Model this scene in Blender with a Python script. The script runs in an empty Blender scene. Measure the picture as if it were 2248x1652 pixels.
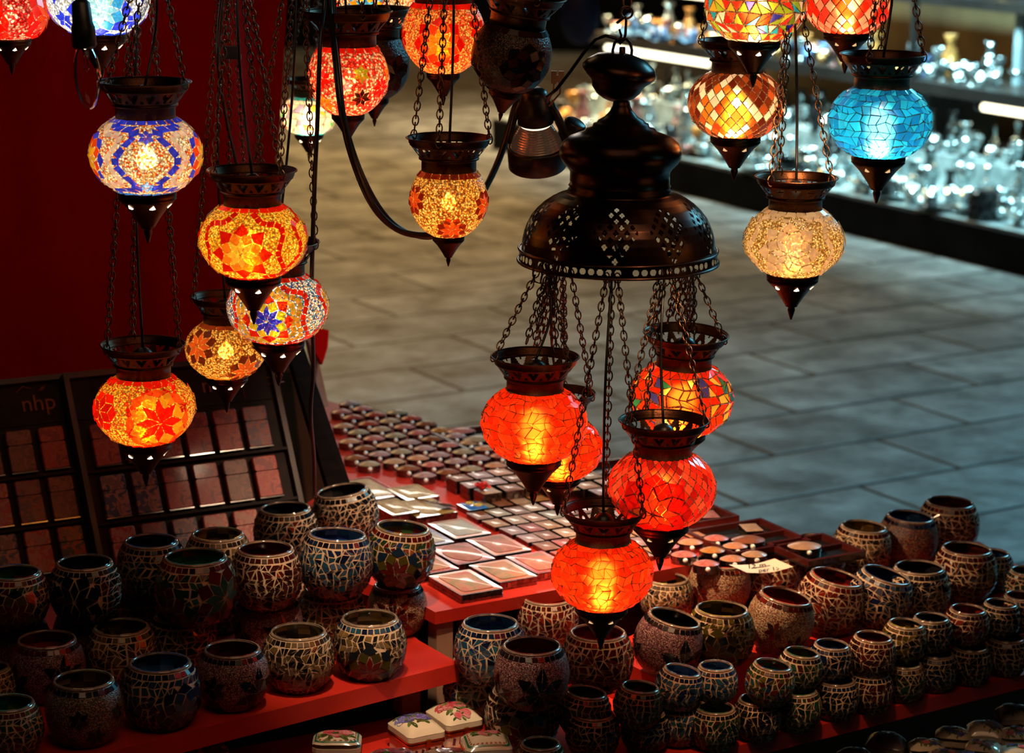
import bpy, math, random
from mathutils import Vector, Matrix, Euler
random.seed(11)
scene = bpy.context.scene
COL = scene.collection
PI = math.pi
sin, cos = math.sin, math.cos

# ------------------------------------------------------------------ camera
FPX, CX, CY, CAMH = 5200.0, 1124.0, 826.0, 1.60
PITCH, ROLL = math.radians(13.2), 0.012
_F = Vector((0, cos(PITCH), -sin(PITCH)))
_R0 = Vector((1, 0, 0)); _U0 = Vector((0, sin(PITCH), cos(PITCH)))
_R = _R0*cos(ROLL) + _U0*sin(ROLL)
_U = _U0*cos(ROLL) - _R0*sin(ROLL)
CAM = Vector((0, 0, CAMH))

def ray(px, py):
    return _F + _R*((px-CX)/FPX) - _U*((py-CY)/FPX)
def P(px, py, D):
    return CAM + ray(px, py)*D
def PZ(px, py, z):
    d = ray(px, py)
    return CAM + d*((z-CAMH)/d.z)
def depth(p):
    return (Vector(p)-CAM).dot(_F)

cd = bpy.data.cameras.new('camera'); cam = bpy.data.objects.new('camera', cd); COL.objects.link(cam)
m = Matrix((( _R.x, _U.x, -_F.x), (_R.y, _U.y, -_F.y), (_R.z, _U.z, -_F.z)))
cam.matrix_world = Matrix.Translation(CAM) @ m.to_4x4()
cd.sensor_width = 36.0; cd.lens = FPX/2248*36
cd.dof.use_dof = True; cd.dof.focus_distance = 2.78; cd.dof.aperture_fstop = 7.6
scene.camera = cam

# ------------------------------------------------------------------ materials
def new_mat(name):
    mt = bpy.data.materials.new(name); mt.use_nodes = True
    nt = mt.node_tree; nt.nodes.clear()
    out = nt.nodes.new('ShaderNodeOutputMaterial')
    return mt, nt, out
def nd(nt, t, **kw):
    n = nt.nodes.new('ShaderNode'+t)
    for k, v in kw.items():
        if k in n.inputs: n.inputs[k].default_value = v
        else: setattr(n, k, v)
    return n
def c4(c): return (c[0], c[1], c[2], 1.0)
def principled(nt, out, **kw):
    b = nt.nodes.new('ShaderNodeBsdfPrincipled')
    for k, v in kw.items(): b.inputs[k].default_value = v
    nt.links.new(b.outputs[0], out.inputs[0]); return b

def mat_noise(name, c1, c2, scale=30, rough=0.5, metallic=0.0, bump=0.0, detail=4, spec=0.5, coat=0.0, stretch=None, ramp=(0.35, 0.65)):
    mt, nt, out = new_mat(name); L = nt.links.new
    b = principled(nt, out, **{'Roughness': rough, 'Metallic': metallic, 'Specular IOR Level': spec, 'Coat Weight': coat})
    tc = nd(nt, 'TexCoord'); ns = nd(nt, 'TexNoise', Scale=scale, Detail=detail)
    src = tc.outputs['Object']
    if stretch:
        mp = nd(nt, 'Mapping'); mp.inputs['Scale'].default_value = stretch
        L(src, mp.inputs[0]); src = mp.outputs[0]
    L(src, ns.inputs['Vector'])
    r = nd(nt, 'ValToRGB'); e = r.color_ramp.elements
    e[0].position, e[1].position = ramp; e[0].color = c4(c1); e[1].color = c4(c2)
    L(ns.outputs[0], r.inputs[0]); L(r.outputs[0], b.inputs['Base Color'])
    if bump:
        bp = nd(nt, 'Bump', Strength=bump, Distance=0.002); L(ns.outputs[0], bp.inputs['Height']); L(bp.outputs[0], b.inputs['Normal'])
    return mt

BRONZE = mat_noise('aged_bronze', (0.040, 0.016, 0.008), (0.10, 0.042, 0.020), 60, 0.33, 1.0, 0.15)
BRONZE_D = mat_noise('dark_bronze', (0.016, 0.007, 0.005), (0.040, 0.017, 0.010), 40, 0.28, 0.9, 0.10)
CHAINM = mat_noise('chain_metal', (0.10, 0.048, 0.025), (0.20, 0.10, 0.05), 200, 0.35, 1.0)
BLACK = mat_noise('black_cable', (0.006, 0.005, 0.005), (0.014, 0.012, 0.011), 80, 0.35, 0.0)
GROUT = mat_noise('cream_grout', (0.50, 0.33, 0.20), (0.62, 0.44, 0.28), 120, 0.75, 0.0, 0.3)
LIPGL = mat_noise('glass_lip', (0.16, 0.11, 0.08), (0.32, 0.23, 0.16), 90, 0.12, 0.0, 0.0, coat=0.6)
REDBOARD = mat_noise('red_painted_board', (0.42, 0.018, 0.010), (0.55, 0.03, 0.014), 14, 0.42, 0.0, 0.05)
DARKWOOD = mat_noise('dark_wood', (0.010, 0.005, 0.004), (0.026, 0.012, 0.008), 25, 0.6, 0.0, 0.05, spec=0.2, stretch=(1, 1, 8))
GOLDM = mat_noise('gold_trim', (0.65, 0.33, 0.06), (0.85, 0.5, 0.12), 150, 0.25, 1.0)
STEEL = mat_noise('polished_steel', (0.35, 0.33, 0.32), (0.55, 0.52, 0.5), 60, 0.15, 1.0)
PEARL = mat_noise('pearl_bead', (0.75, 0.70, 0.66), (0.9, 0.86, 0.82), 40, 0.12, 0.0, coat=0.8)
PAPER = mat_noise('cream_card', (0.74, 0.60, 0.46), (0.80, 0.66, 0.52), 30, 0.7)
INK = mat_noise('dark_ink', (0.02, 0.015, 0.02), (0.04, 0.03, 0.04), 60, 0.6)

def mat_tile_dark():
    mt, nt, out = new_mat('mosaic_tile'); L = nt.links.new
    at = nd(nt, 'VertexColor', layer_name='Col')
    b = principled(nt, out, **{'Roughness': 0.16, 'Specular IOR Level': 0.6})
    L(at.outputs[0], b.inputs['Base Color'])
    # glass chips let a little of the light behind them through
    tr = nd(nt, 'BsdfTranslucent'); L(at.outputs[0], tr.inputs[0])
    mx = nd(nt, 'MixShader', Fac=0.25); L(b.outputs[0], mx.inputs[1]); L(tr.outputs[0], mx.inputs[2]); L(mx.outputs[0], out.inputs[0])
    return mt
TILE = mat_tile_dark()

def mat_tile_lit():
    mt, nt, out = new_mat('lit_mosaic_tile'); L = nt.links.new
    at = nd(nt, 'VertexColor', layer_name='Col')
    tr = nd(nt, 'BsdfTranslucent'); L(at.outputs[0], tr.inputs[0])
    wm = nd(nt, 'MixRGB', Fac=0.065); wm.inputs[2].default_value = (1.0, 0.62, 0.05, 1); L(at.outputs[0], wm.inputs[1])
    rf = nd(nt, 'BsdfRefraction', IOR=1.35, Roughness=0.50); L(wm.outputs[0], rf.inputs[0])
    em = nd(nt, 'Emission', Strength=0.30); L(at.outputs[0], em.inputs[0])
    mx = nd(nt, 'MixShader', Fac=0.38); L(tr.outputs[0], mx.inputs[1]); L(rf.outputs[0], mx.inputs[2])
    ad = nd(nt, 'AddShader'); L(mx.outputs[0], ad.inputs[0]); L(em.outputs[0], ad.inputs[1])
    gl = nd(nt, 'BsdfGlossy', Roughness=0.12); fr = nd(nt, 'Fresnel', IOR=1.4)
    m2 = nd(nt, 'MixShader'); L(fr.outputs[0], m2.inputs[0]); L(ad.outputs[0], m2.inputs[1]); L(gl.outputs[0], m2.inputs[2])
    L(m2.outputs[0], out.inputs[0])
    return mt
TILE_LIT = mat_tile_lit()

def ramp_palette(nt, pal):
    r = nd(nt, 'ValToRGB'); r.color_ramp.interpolation = 'CONSTANT'
    e = r.color_ramp.elements
    while len(e) < len(pal): e.new(0.5)
    for i, c in enumerate(pal):
        e[i].position = i/len(pal); e[i].color = c4(c)
    return r

def mat_beads(name, pal, lit, size=0.0022, est=0.24, dark=0.25, solid=False, pale=False):
    """granules (or plain grout when solid) between the glass tiles"""
    mt, nt, out = new_mat(name); L = nt.links.new
    tc = nd(nt, 'TexCoord')
    vo = nd(nt, 'TexVoronoi', Scale=1.0/size, Randomness=0.9); L(tc.outputs['Object'], vo.inputs['Vector'])
    sp = nd(nt, 'SeparateColor'); L(vo.outputs['Color'], sp.inputs[0])
    rp = ramp_palette(nt, pal); L(sp.outputs[0], rp.inputs[0])
    dr = nd(nt, 'ValToRGB'); e = dr.color_ramp.elements
    e[0].position = 0.25; e[0].color = (1, 1, 1, 1); e[1].position = 0.62; e[1].color = (dark, dark, dark, 1)
    L(vo.outputs['Distance'], dr.inputs[0])
    mu = nd(nt, 'MixRGB', blend_type='MULTIPLY', Fac=1.0); L(rp.outputs[0], mu.inputs[1]); L(dr.outputs[0], mu.inputs[2])
    bp = nd(nt, 'Bump', Strength=0.8, Distance=size*0.4, invert=True); L(vo.outputs['Distance'], bp.inputs['Height'])
    if lit:
        tr = nd(nt, 'BsdfTranslucent'); L(mu.outputs[0], tr.inputs[0])
        tp = nd(nt, 'BsdfTransparent'); L(mu.outputs[0], tp.inputs[0])
        if solid: tp.inputs[0].default_value = (0.85, 0.36, 0.14, 1) if not pale else (0.85, 0.8, 0.7, 1); nt.links.remove(tp.inputs[0].links[0])
        mx = nd(nt, 'MixShader', Fac=0.0 if solid else 0.22); L(tr.outputs[0], mx.inputs[1]); L(tp.outputs[0], mx.inputs[2])
        em = nd(nt, 'Emission', Strength=est); L(mu.outputs[0], em.inputs[0])
        ad = nd(nt, 'AddShader'); L(mx.outputs[0], ad.inputs[0]); L(em.outputs[0], ad.inputs[1])
        gl = nd(nt, 'BsdfGlossy', Roughness=0.2); fr = nd(nt, 'Fresnel', IOR=1.35); L(bp.outputs[0], gl.inputs['Normal'])
        m2 = nd(nt, 'MixShader'); L(fr.outputs[0], m2.inputs[0]); L(ad.outputs[0], m2.inputs[1]); L(gl.outputs[0], m2.inputs[2])
        L(m2.outputs[0], out.inputs[0])
    else:
        b = principled(nt, out, **{'Roughness': 0.35}); L(mu.outputs[0], b.inputs['Base Color']); L(bp.outputs[0], b.inputs['Normal'])
    return mt

def mat_emit(name, col, strength, sample=True):
    mt, nt, out = new_mat(name)
    e = nd(nt, 'Emission', Strength=strength); e.inputs[0].default_value = c4(col)
    nt.links.new(e.outputs[0], out.inputs[0])
    if not sample: mt.cycles.emission_sampling = 'NONE'
    return mt
BULB_WARM = mat_emit('lit_bulb_warm', (1.0, 0.74, 0.40), 30, False)
BULB_WHITE = mat_emit('lit_bulb_white', (1.0, 0.9, 0.8), 22, False)
HOLE_GLOW = mat_emit('hole_glow_patch', (1.0, 0.78, 0.5), 7.0, False)  # glowing patches stand in for bulb light escaping; the finial is uncut
HOLE_DIM = mat_emit('dim_hole_glow_patch', (1.0, 0.62, 0.3), 0.9, False)

# ------------------------------------------------------------------ mesh builder
class MB:
    def __init__(s): s.v = []; s.f = []; s.m = []; s.c = []; s.s = []
    def add(s, vs, fs, m=0, c=(1, 1, 1), smooth=False):
        o = len(s.v); s.v.extend(tuple(x) for x in vs)
        for f in fs:
            s.f.append(tuple(i+o for i in f)); s.m.append(m); s.c.append(c); s.s.append(smooth)
    def lathe(s, prof, n=48, m=0, c=(1, 1, 1), smooth=True, M=None, capb=False, capt=False, colf=None):
        o = len(s.v)
        for r, z in prof:
            for k in range(n):
                a = 2*PI*k/n; p = Vector((r*sin(a), -r*cos(a), z))
                s.v.append(tuple(M @ p) if M else tuple(p))
        for i in range(len(prof)-1):
            for k in range(n):
                k2 = (k+1) % n
                s.f.append((o+i*n+k, o+i*n+k2, o+(i+1)*n+k2, o+(i+1)*n+k)); s.m.append(m)
                s.c.append(colf(i, k) if colf else c); s.s.append(smooth)
        if capb: s.f.append(tuple(o+k for k in range(n-1, -1, -1))); s.m.append(m); s.c.append(c); s.s.append(False)
        if capt:
            q = o+(len(prof)-1)*n; s.f.append(tuple(q+k for k in range(n))); s.m.append(m); s.c.append(c); s.s.append(False)
    def tube(s, pts, r, n=8, m=0, c=(1, 1, 1), closed=False, caps=True):
        pts = [Vector(p) for p in pts]; N = len(pts); o = len(s.v)
        up = Vector((0.13, 0.31, 0.94)); prev = None
        for i, p in enumerate(pts):
            a = pts[(i-1) % N] if (closed or i > 0) else p
            b = pts[(i+1) % N] if (closed or i < N-1) else p
            t = (b-a).normalized()
            if prev is None:
                x = t.cross(up)
                if x.length < 0.1: x = t.cross(Vector((1, 0, 0)))
            else: x = prev - t*prev.dot(t)
            x.normalize(); prev = x; y = t.cross(x)
            rr = r[i] if isinstance(r, (list, tuple)) else r
            for k in range(n):
                q = 2*PI*k/n; s.v.append(tuple(p + x*(rr*cos(q)) + y*(rr*sin(q))))
        for i in range(N if closed else N-1):
            j = (i+1) % N
            for k in range(n):
                k2 = (k+1) % n
                s.f.append((o+i*n+k, o+i*n+k2, o+j*n+k2, o+j*n+k)); s.m.append(m); s.c.append(c); s.s.append(True)
        if caps and not closed:
            s.f.append(tuple(o+k for k in range(n-1, -1, -1))); s.m.append(m); s.c.append(c); s.s.append(False)
            q = o+(N-1)*n; s.f.append(tuple(q+k for k in range(n))); s.m.append(m); s.c.append(c); s.s.append(False)
    def prism(s, poly, z0, z1, m=0, c=(1, 1, 1), M=None, mt=None):
        """poly: counterclockwise (x, y); side and caps"""
        n = len(poly)
        vs = [Vector((x, y, z0)) for x, y in poly] + [Vector((x, y, z1)) for x, y in poly]
        if M: vs = [M @ v for v in vs]
        s.add(vs, [tuple(range(n-1, -1, -1))] + [(k, (k+1) % n, n+(k+1) % n, n+k) for k in range(n)], m, c)
        s.add(vs[n:], [tuple(range(n))], m if mt is None else mt, c)
    def box(s, x0, x1, y0, y1, z0, z1, m=0, c=(1, 1, 1), M=None):
        s.prism([(x0, y0), (x1, y0), (x1, y1), (x0, y1)], z0, z1, m, c, M)
    def mesh(s, name, mats):
        me = bpy.data.meshes.new(name); me.from_pydata(s.v, [], s.f)
        for mt in mats: me.materials.append(mt)
        n = len(s.f)
        me.polygons.foreach_set('material_index', s.m)
        me.polygons.foreach_set('use_smooth', s.s)
        ca = me.color_attributes.new('Col', 'FLOAT_COLOR', 'CORNER')
        buf = []
        for f, c in zip(s.f, s.c): buf.extend((c[0], c[1], c[2], 1.0)*len(f))
        ca.data.foreach_set('color', buf); me.update()
        return me
    def obj(s, name, mats, parent=None, **kw):
        return link(name, s.mesh(name, mats if isinstance(mats, (list, tuple)) else [mats]), parent, **kw)

def link(name, me, parent=None, loc=None, scale=None, rot=None):
    o = bpy.data.objects.new(name, me); COL.objects.link(o)
    if parent: o.parent = parent
    if loc is not None: o.location = loc
    if scale is not None: o.scale = (scale,)*3 if isinstance(scale, (int, float)) else scale
    if rot is not None: o.rotation_euler = rot
    return o
def tag(o, label, cat, group=None, kind=None):
    o['label'] = label; o['category'] = cat
    if group: o['group'] = group
    if kind: o['kind'] = kind
    return o
def thing(name, label, cat, loc, rz=0.0, group=None, rot=None):
    o = bpy.data.objects.new(name, None); COL.objects.link(o); o.empty_display_size = 0.02
    o.location = loc; o.rotation_euler = rot if rot is not None else (0, 0, rz)
    return tag(o, label, cat, group)
def struct(o, label=None):
    o['kind'] = 'structure'
    if label: o['label'] = label
    return o
def dup(o, parent=None):
    c = o.copy(); COL.objects.link(c); c.parent = parent
    for ch in list(o.children): dup(ch, c)
    return c
def mix(a, b, t): return tuple(a[i]*(1-t)+b[i]*t for i in range(3))
def jc(c, j=0.25):
    k = 1+random.uniform(-j, j); return tuple(max(0.0, x*k) for x in c)

# ------------------------------------------------------------------ surfaces of revolution with mosaics
class Surf:
    def __init__(s, pts):
        s.p = pts; s.cum = [0.0]
        for a, b in zip(pts, pts[1:]): s.cum.append(s.cum[-1]+math.hypot(b[0]-a[0], b[1]-a[1]))
        s.L = s.cum[-1]
    def at(s, q):
        q = min(max(q, 1e-6), s.L-1e-6); i = 0
        while s.cum[i+1] < q: i += 1
        a, b = s.p[i], s.p[i+1]; d = s.cum[i+1]-s.cum[i]; t = (q-s.cum[i])/d
        return a[0]+(b[0]-a[0])*t, a[1]+(b[1]-a[1])*t, (b[1]-a[1])/d, -(b[0]-a[0])/d
    def pt(s, q, u, h=0.0):
        r, z, nr, nz = s.at(q); r += nr*h; z += nz*h
        return Vector((r*sin(u), -r*cos(u), z))
    def nrm(s, q, u):
        r, z, nr, nz = s.at(q); return Vector((nr*sin(u), -nr*cos(u), nz))
    def sz(s, z):
        for i in range(len(s.p)-1):
            if s.p[i][1] <= z <= s.p[i+1][1]:
                t = (z-s.p[i][1])/max(1e-9, s.p[i+1][1]-s.p[i][1]); return s.cum[i]+(s.cum[i+1]-s.cum[i])*t
        return s.L if z > s.p[-1][1] else 0.0

SEAM = False
def tile(mb, S, poly, col, h=0.0006, m=1, tilt=0.12, shrink=0.92, var=0.0):
    if var: shrink *= random.uniform(1-var, 1.04)
    cs = sum(q for q, u in poly)/len(poly); cu = sum(u for q, u in poly)/len(poly)
    full = [S.pt(q, u, 0.0) for q, u in poly]
    poly = [(cs+(q-cs)*shrink, cu+(u-cu)*shrink) for q, u in poly]
    N = S.nrm(cs, cu); C = S.pt(cs, cu, h)
    tx = Vector((cos(cu), sin(cu), 0)); ty = N.cross(tx)
    nn = (N + tx*random.uniform(-tilt, tilt) + ty*random.uniform(-tilt, tilt)).normalized()
    pts = []
    for q, u in poly:
        p = S.pt(q, u, h); d = p-C
        pts.append(C + d - nn*d.dot(nn) + N*0.0)
    if SEAM and m == 1:
        n_ = len(poly); mb.add(full+pts, [(k, (k+1) % n_, n_+(k+1) % n_, n_+k) for k in range(n_)], 0)
    k = (pts[1]-pts[0]).cross(pts[2]-pts[1])
    if k.dot(N) < 0: pts.reverse()
    mb.add(pts, [tuple(range(len(pts)))], m, col)

def band(mb, S, q0, q1, w, colf, **kw):
    r = S.at((q0+q1)/2)[0]; n = max(8, round(2*PI*r/w)); o = random.random()
    for k in range(n):
        u0 = 2*PI*(k+o)/n-PI; u1 = 2*PI*(k+1+o)/n-PI; j = 2*PI/n*0.10
        tile(mb, S, [(q0, u0+random.uniform(-j, j)), (q0, u1+random.uniform(-j, j)), (q1, u1), (q1, u0)], colf(), **kw)

def near_star(S, q, u, stars):
    for (q0, u0, R) in stars:
        du = (u-u0+PI) % (2*PI)-PI
        if math.hypot(q-q0, du*S.at(q)[0]) < R: return True
    return False

def shards(mb, S, q0, q1, w, colf, stars=(), jit=0.30, ptri=0.5, shrink=0.80, **kw):
    rows = max(2, round((q1-q0)/w)); prev = None
    n = max(8, round(2*PI*max(S.at(q0)[0], S.at((q0+q1)/2)[0], S.at(q1)[0])*0.9/w))
    g = []
    for i in range(rows+1):
        q = q0+(q1-q0)*i/rows; row = []
        for k in range(n):
            je = jit if 0 < i < rows else 0.08
            row.append((q+random.uniform(-je, je)*w, 2*PI*(k+0.5*(i % 2)+random.uniform(-jit, jit))/n-PI))
        g.append(row)
    for i in range(rows):
        for k in range(n):
            a = g[i][k]; b = g[i][(k+1) % n]; c = g[i+1][(k+1) % n]; d = g[i+1][k]
            fix = lambda p: (p[0], p[1]+(2*PI if p[1] < a[1]-PI else 0))
            b, c, d = fix(b), fix(c), fix(d)
            cq = (a[0]+b[0]+c[0]+d[0])/4; cu = (a[1]+b[1]+c[1]+d[1])/4
            if near_star(S, cq, cu, stars): continue
            if random.random() < ptri:
                if random.random() < 0.5: tr = [(a, b, c), (a, c, d)]
                else: tr = [(a, b, d), (b, c, d)]
                for t in tr: tile(mb, S, list(t), colf(cq, cu), shrink=shrink, **kw)
            else: tile(mb, S, [a, b, c, d], colf(cq, cu), shrink=shrink, **kw)

def rhombs(mb, S, q0, q1, w, colf, stars=(), aspect=1.25, shrink=0.90, **kw):
    rows = max(2, round((q1-q0)/(w*aspect*0.5))); h = (q1-q0)/rows
    n = max(8, round(2*PI*S.at((q0+q1)/2)[0]/w))
    for i in range(rows+1):
        q = q0+h*i
        for k in range(n):
            u = 2*PI*(k+0.5*(i % 2))/n-PI
            if near_star(S, q, u, stars): continue
            du = PI/n*random.uniform(0.92, 1.05)
            tile(mb, S, [(q-h, u), (q, u+du), (q+h, u), (q, u-du)], colf(q, u), shrink=shrink, **kw)

def star(mb, S, q0, u0, size, cols, n=8, spike=1.2, rot=0.0, shrink=0.93, h=0.0011, **kw):
    """rosette of rhombs; cols: list of ring colours (1 to 3)"""
    half = PI/n; r0 = S.at(q0)[0]
    def e(a, k=1.0): return (k*sin(a), k*cos(a))
    def ad(*v): return (sum(x[0] for x in v), sum(x[1] for x in v))
    tot = {1: 2*cos(half), 2: 2*2*cos(half)*cos(half)-1, 3: 2.61*spike}[len(cols)]
    s = size/tot
    def put(poly, col):
        pp = []
        for x, y in poly:
            q = q0+y*s; r = max(S.at(q)[0], r0*0.45); pp.append((q, u0+x*s/r))
        tile(mb, S, pp, jc(col, 0.12), h=h, shrink=shrink, **kw)
    for k in range(n):
        t = rot+2*PI*k/n
        a, b = e(t-half), e(t+half); T = ad(a, b)
        put([(0, 0), a, T, b], cols[0])
        if len(cols) > 1:
            T2 = ad(e(t+half), e(t+3*half)); O = ad(T, T2, (-b[0], -b[1]))
            put([b, T, O, T2], cols[1])
        if len(cols) > 2:
            A = ad(e(t-half)); Tm = ad(e(t-3*half), e(t-half)); Om = ad(T, Tm, (-a[0], -a[1]))
            T2 = ad(e(t+half), e(t+3*half)); Op = ad(T, T2, (-b[0], -b[1]))
            R3 = ad(Om, Op, (-T[0], -T[1])); R3 = (R3[0]*spike, R3[1]*spike)
            put([T, Op, R3, Om], cols[2])

def scallop(mb, S, q0, u0, R, col, lobes=6, amp=0.12, w=0.008, **kw):
    N = max(12, round(2*PI*R/w)); ring = []
    for k in range(N):
        t = 2*PI*k/N; rr = R*(1+amp*cos(lobes*t)); ring.append((rr*sin(t), rr*cos(t)))
    r0 = S.at(q0)[0]
    for k in range(N):
        a = Vector(ring[k]); b = Vector(ring[(k+1) % N]); d = (b-a); nrm = Vector((-d.y, d.x)).normalized()*w*0.48
        pp = []
        for v in (a-nrm, b-nrm, b+nrm, a+nrm):
            q = q0+v.y; rr = max(S.at(q)[0], r0*0.45); pp.append((q, u0+v.x/rr))
        if min(p[0] for p in pp) < 0.004 or max(p[0] for p in pp) > S.L-0.004: continue
        tile(mb, S, pp, jc(col, 0.15), h=0.0009, shrink=0.88, **kw)
# ------------------------------------------------------------------ the setting
A1 = math.radians(30); A2 = math.radians(-57)
E1 = Vector((cos(A1), sin(A1), 0)); E2 = Vector((cos(A2), sin(A2), 0)); BK = -E2

def mat_pavers():
    mt, nt, out = new_mat('stone_pavers'); L = nt.links.new
    b = principled(nt, out, **{'Specular IOR Level': 0.45})
    tc = nd(nt, 'TexCoord'); mp = nd(nt, 'Mapping'); mp.inputs['Rotation'].default_value = (0, 0, math.radians(-32))
    L(tc.outputs['Object'], mp.inputs[0])
    br = nd(nt, 'TexBrick', offset=0.5, Scale=1.0, **{'Mortar Size': 0.0105, 'Mortar Smooth': 0.35, 'Brick Width': 0.68, 'Row Height': 0.335, 'Bias': 0.0})
    br.inputs['Color1'].default_value = (0.22, 0.232, 0.228, 1); br.inputs['Color2'].default_value = (0.29, 0.302, 0.295, 1)
    br.inputs['Mortar'].default_value = (0.009, 0.008, 0.008, 1)
    L(mp.outputs[0], br.inputs['Vector'])
    n1 = nd(nt, 'TexNoise', Scale=6.0, Detail=10.0, Roughness=0.68); L(mp.outputs[0], n1.inputs['Vector'])
    r1 = nd(nt, 'ValToRGB'); r1.color_ramp.elements[0].position = 0.32; r1.color_ramp.elements[0].color = (0.30, 0.30, 0.30, 1)
    r1.color_ramp.elements[1].position = 0.72; r1.color_ramp.elements[1].color = (1.3, 1.3, 1.3, 1); L(n1.outputs[0], r1.inputs[0])
    n2 = nd(nt, 'TexNoise', Scale=2.2, Detail=3.0); L(mp.outputs[0], n2.inputs['Vector'])
    r2 = nd(nt, 'ValToRGB'); r2.color_ramp.elements[0].position = 0.3; r2.color_ramp.elements[0].color = (0.5, 0.5, 0.5, 1)
    r2.color_ramp.elements[1].position = 0.7; L(n2.outputs[0], r2.inputs[0])
    m1 = nd(nt, 'MixRGB', blend_type='MULTIPLY', Fac=1.0); L(br.outputs[0], m1.inputs[1]); L(r1.outputs[0], m1.inputs[2])
    m2 = nd(nt, 'MixRGB', blend_type='MULTIPLY', Fac=1.0); L(m1.outputs[0], m2.inputs[1]); L(r2.outputs[0], m2.inputs[2])
    L(m2.outputs[0], b.inputs['Base Color'])
    rr = nd(nt, 'MapRange'); rr.inputs[3].default_value = 0.28; rr.inputs[4].default_value = 0.62; L(n1.outputs[0], rr.inputs[0]); L(rr.outputs[0], b.inputs['Roughness'])
    h = nd(nt, 'MixRGB', blend_type='MULTIPLY', Fac=1.0); L(br.outputs['Fac'], h.inputs[1])
    inv = nd(nt, 'Math', operation='MULTIPLY_ADD'); inv.inputs[1].default_value = -1.0; L(br.outputs['Fac'], inv.inputs[0])
    ns = nd(nt, 'Math', operation='MULTIPLY'); ns.inputs[1].default_value = 0.35; L(n1.outputs[0], ns.inputs[0]); L(ns.outputs[0], inv.inputs[2])
    bp = nd(nt, 'Bump', Strength=0.6, Distance=0.008); L(inv.outputs[0], bp.inputs['Height']); L(bp.outputs[0], b.inputs['Normal'])
    return mt
mb = MB(); mb.add([(-9, 0.5, 0), (12, 0.5, 0), (12, 24, 0), (-9, 24, 0)], [(0, 1, 2, 3)])
struct(mb.obj('floor', mat_pavers()), 'grey stone pavers of the plaza laid in staggered courses')

WALLM = mat_noise('far_plaster', (0.05, 0.032, 0.02), (0.10, 0.065, 0.04), 1.2, 0.9)
mb = MB(); mb.box(-9, 12, 22.0, 22.3, 0, 6)
struct(mb.obj('wall_back', WALLM), 'dim plaster wall far beyond the plaza')

def prism_px(pts, z, th, mats, name, parent=None, extra=None):
    pl = [(p.x, p.y) for p in pts]
    ar = sum(pl[i][0]*pl[(i+1) % len(pl)][1]-pl[(i+1) % len(pl)][0]*pl[i][1] for i in range(len(pl)))
    if ar < 0: pl.reverse()
    mb = MB(); mb.prism(pl, z-th, z)
    if extra: extra(mb)
    return mb.obj(name, mats, parent)

ZL, ZB, ZR, ZRU, ZLOW, ZLOWR = 0.56, 0.60, 0.47, 0.53, 0.478, 0.36
# left shelf
c = PZ(1008, 1455, ZL); fl = (PZ(230, 1652, ZL)-c).normalized()
lp = [c, c+fl*1.15, c+fl*1.15+BK*1.35, PZ(640, 930, ZL), PZ(700, 1130, ZL), PZ(830, 1330, ZL), c+BK*0.10]
t = thing('market_shelf', 'red painted low shelf with a front corner, carrying the jars beside the lighter displays', 'shelf', (0, 0, 0))
prism_px(lp, ZL, 0.024, REDBOARD, 'shelf_board', t)
WOODLEG = mat_noise('pale_leg_paint', (0.30, 0.16, 0.10), (0.38, 0.22, 0.14), 20, 0.6)
def leg_at(p, w, z0, z1, par):
    mb = MB(); Mx = Matrix.Translation((p.x, p.y, 0)) @ Matrix.Rotation(A1, 4, 'Z'); mb.box(-w, w, -w, w, z0, z1, 0, M=Mx); return mb.obj('leg', WOODLEG, par)
leg_at(c+fl*0.035+BK*0.075, 0.013, ZLOW, ZL-0.024, t)
leg_at(c+fl*0.75+BK*0.05, 0.013, ZLOW, ZL-0.024, t)
leg_at(c+fl*0.75+BK*0.9, 0.013, ZLOW, ZL-0.024, t)
prism_px([c+fl*0.03+BK*0.12, c+fl*1.1+BK*0.12, c+fl*1.1+BK*0.9, c+fl*0.03+BK*0.30], ZL-0.0245, ZL-0.0245-ZLOWR, DARKWOOD, 'shade_block', t)  # dark block added to fill the shaded void under the shelf
# display board with trinket boxes
C0 = PZ(955, 1343, ZB); CR = PZ(1770, 1192, ZB)
far = [PZ(1560, 1124, ZB), PZ(1310, 1028, ZB), PZ(960, 938, ZB), PZ(720, 880, ZB)]
bp_ = [C0, CR] + far + [PZ(655, 885, ZB), PZ(668, 1085, ZB), PZ(575, 1180, ZB), PZ(640, 1220, ZB), C0+BK*0.06]
t = thing('display_table', 'red table top crowded with trinket boxes and flat cases', 'table', (0, 0, 0))
prism_px(bp_, ZB, 0.017, REDBOARD, 'table_top', t)
prism_px([C0+E1*0.05+BK*0.03, CR-E1*0.10+BK*0.02, far[1]+E2*0.05, far[3]+E2*0.06, PZ(690, 1090, ZB), C0+BK*0.12+E1*0.03], ZB-0.0175, ZB-0.0175-ZLOWR, DARKWOOD, 'shade_block', t)  # dark block added where only shade lies below the table top
for q in (C0+E1*0.02+BK*0.02, CR-E1*0.08+BK*0.03, far[2]+E2*0.06-E1*0.03):
    leg_at(q, 0.012, 0.37, ZB-0.017, t)
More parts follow.
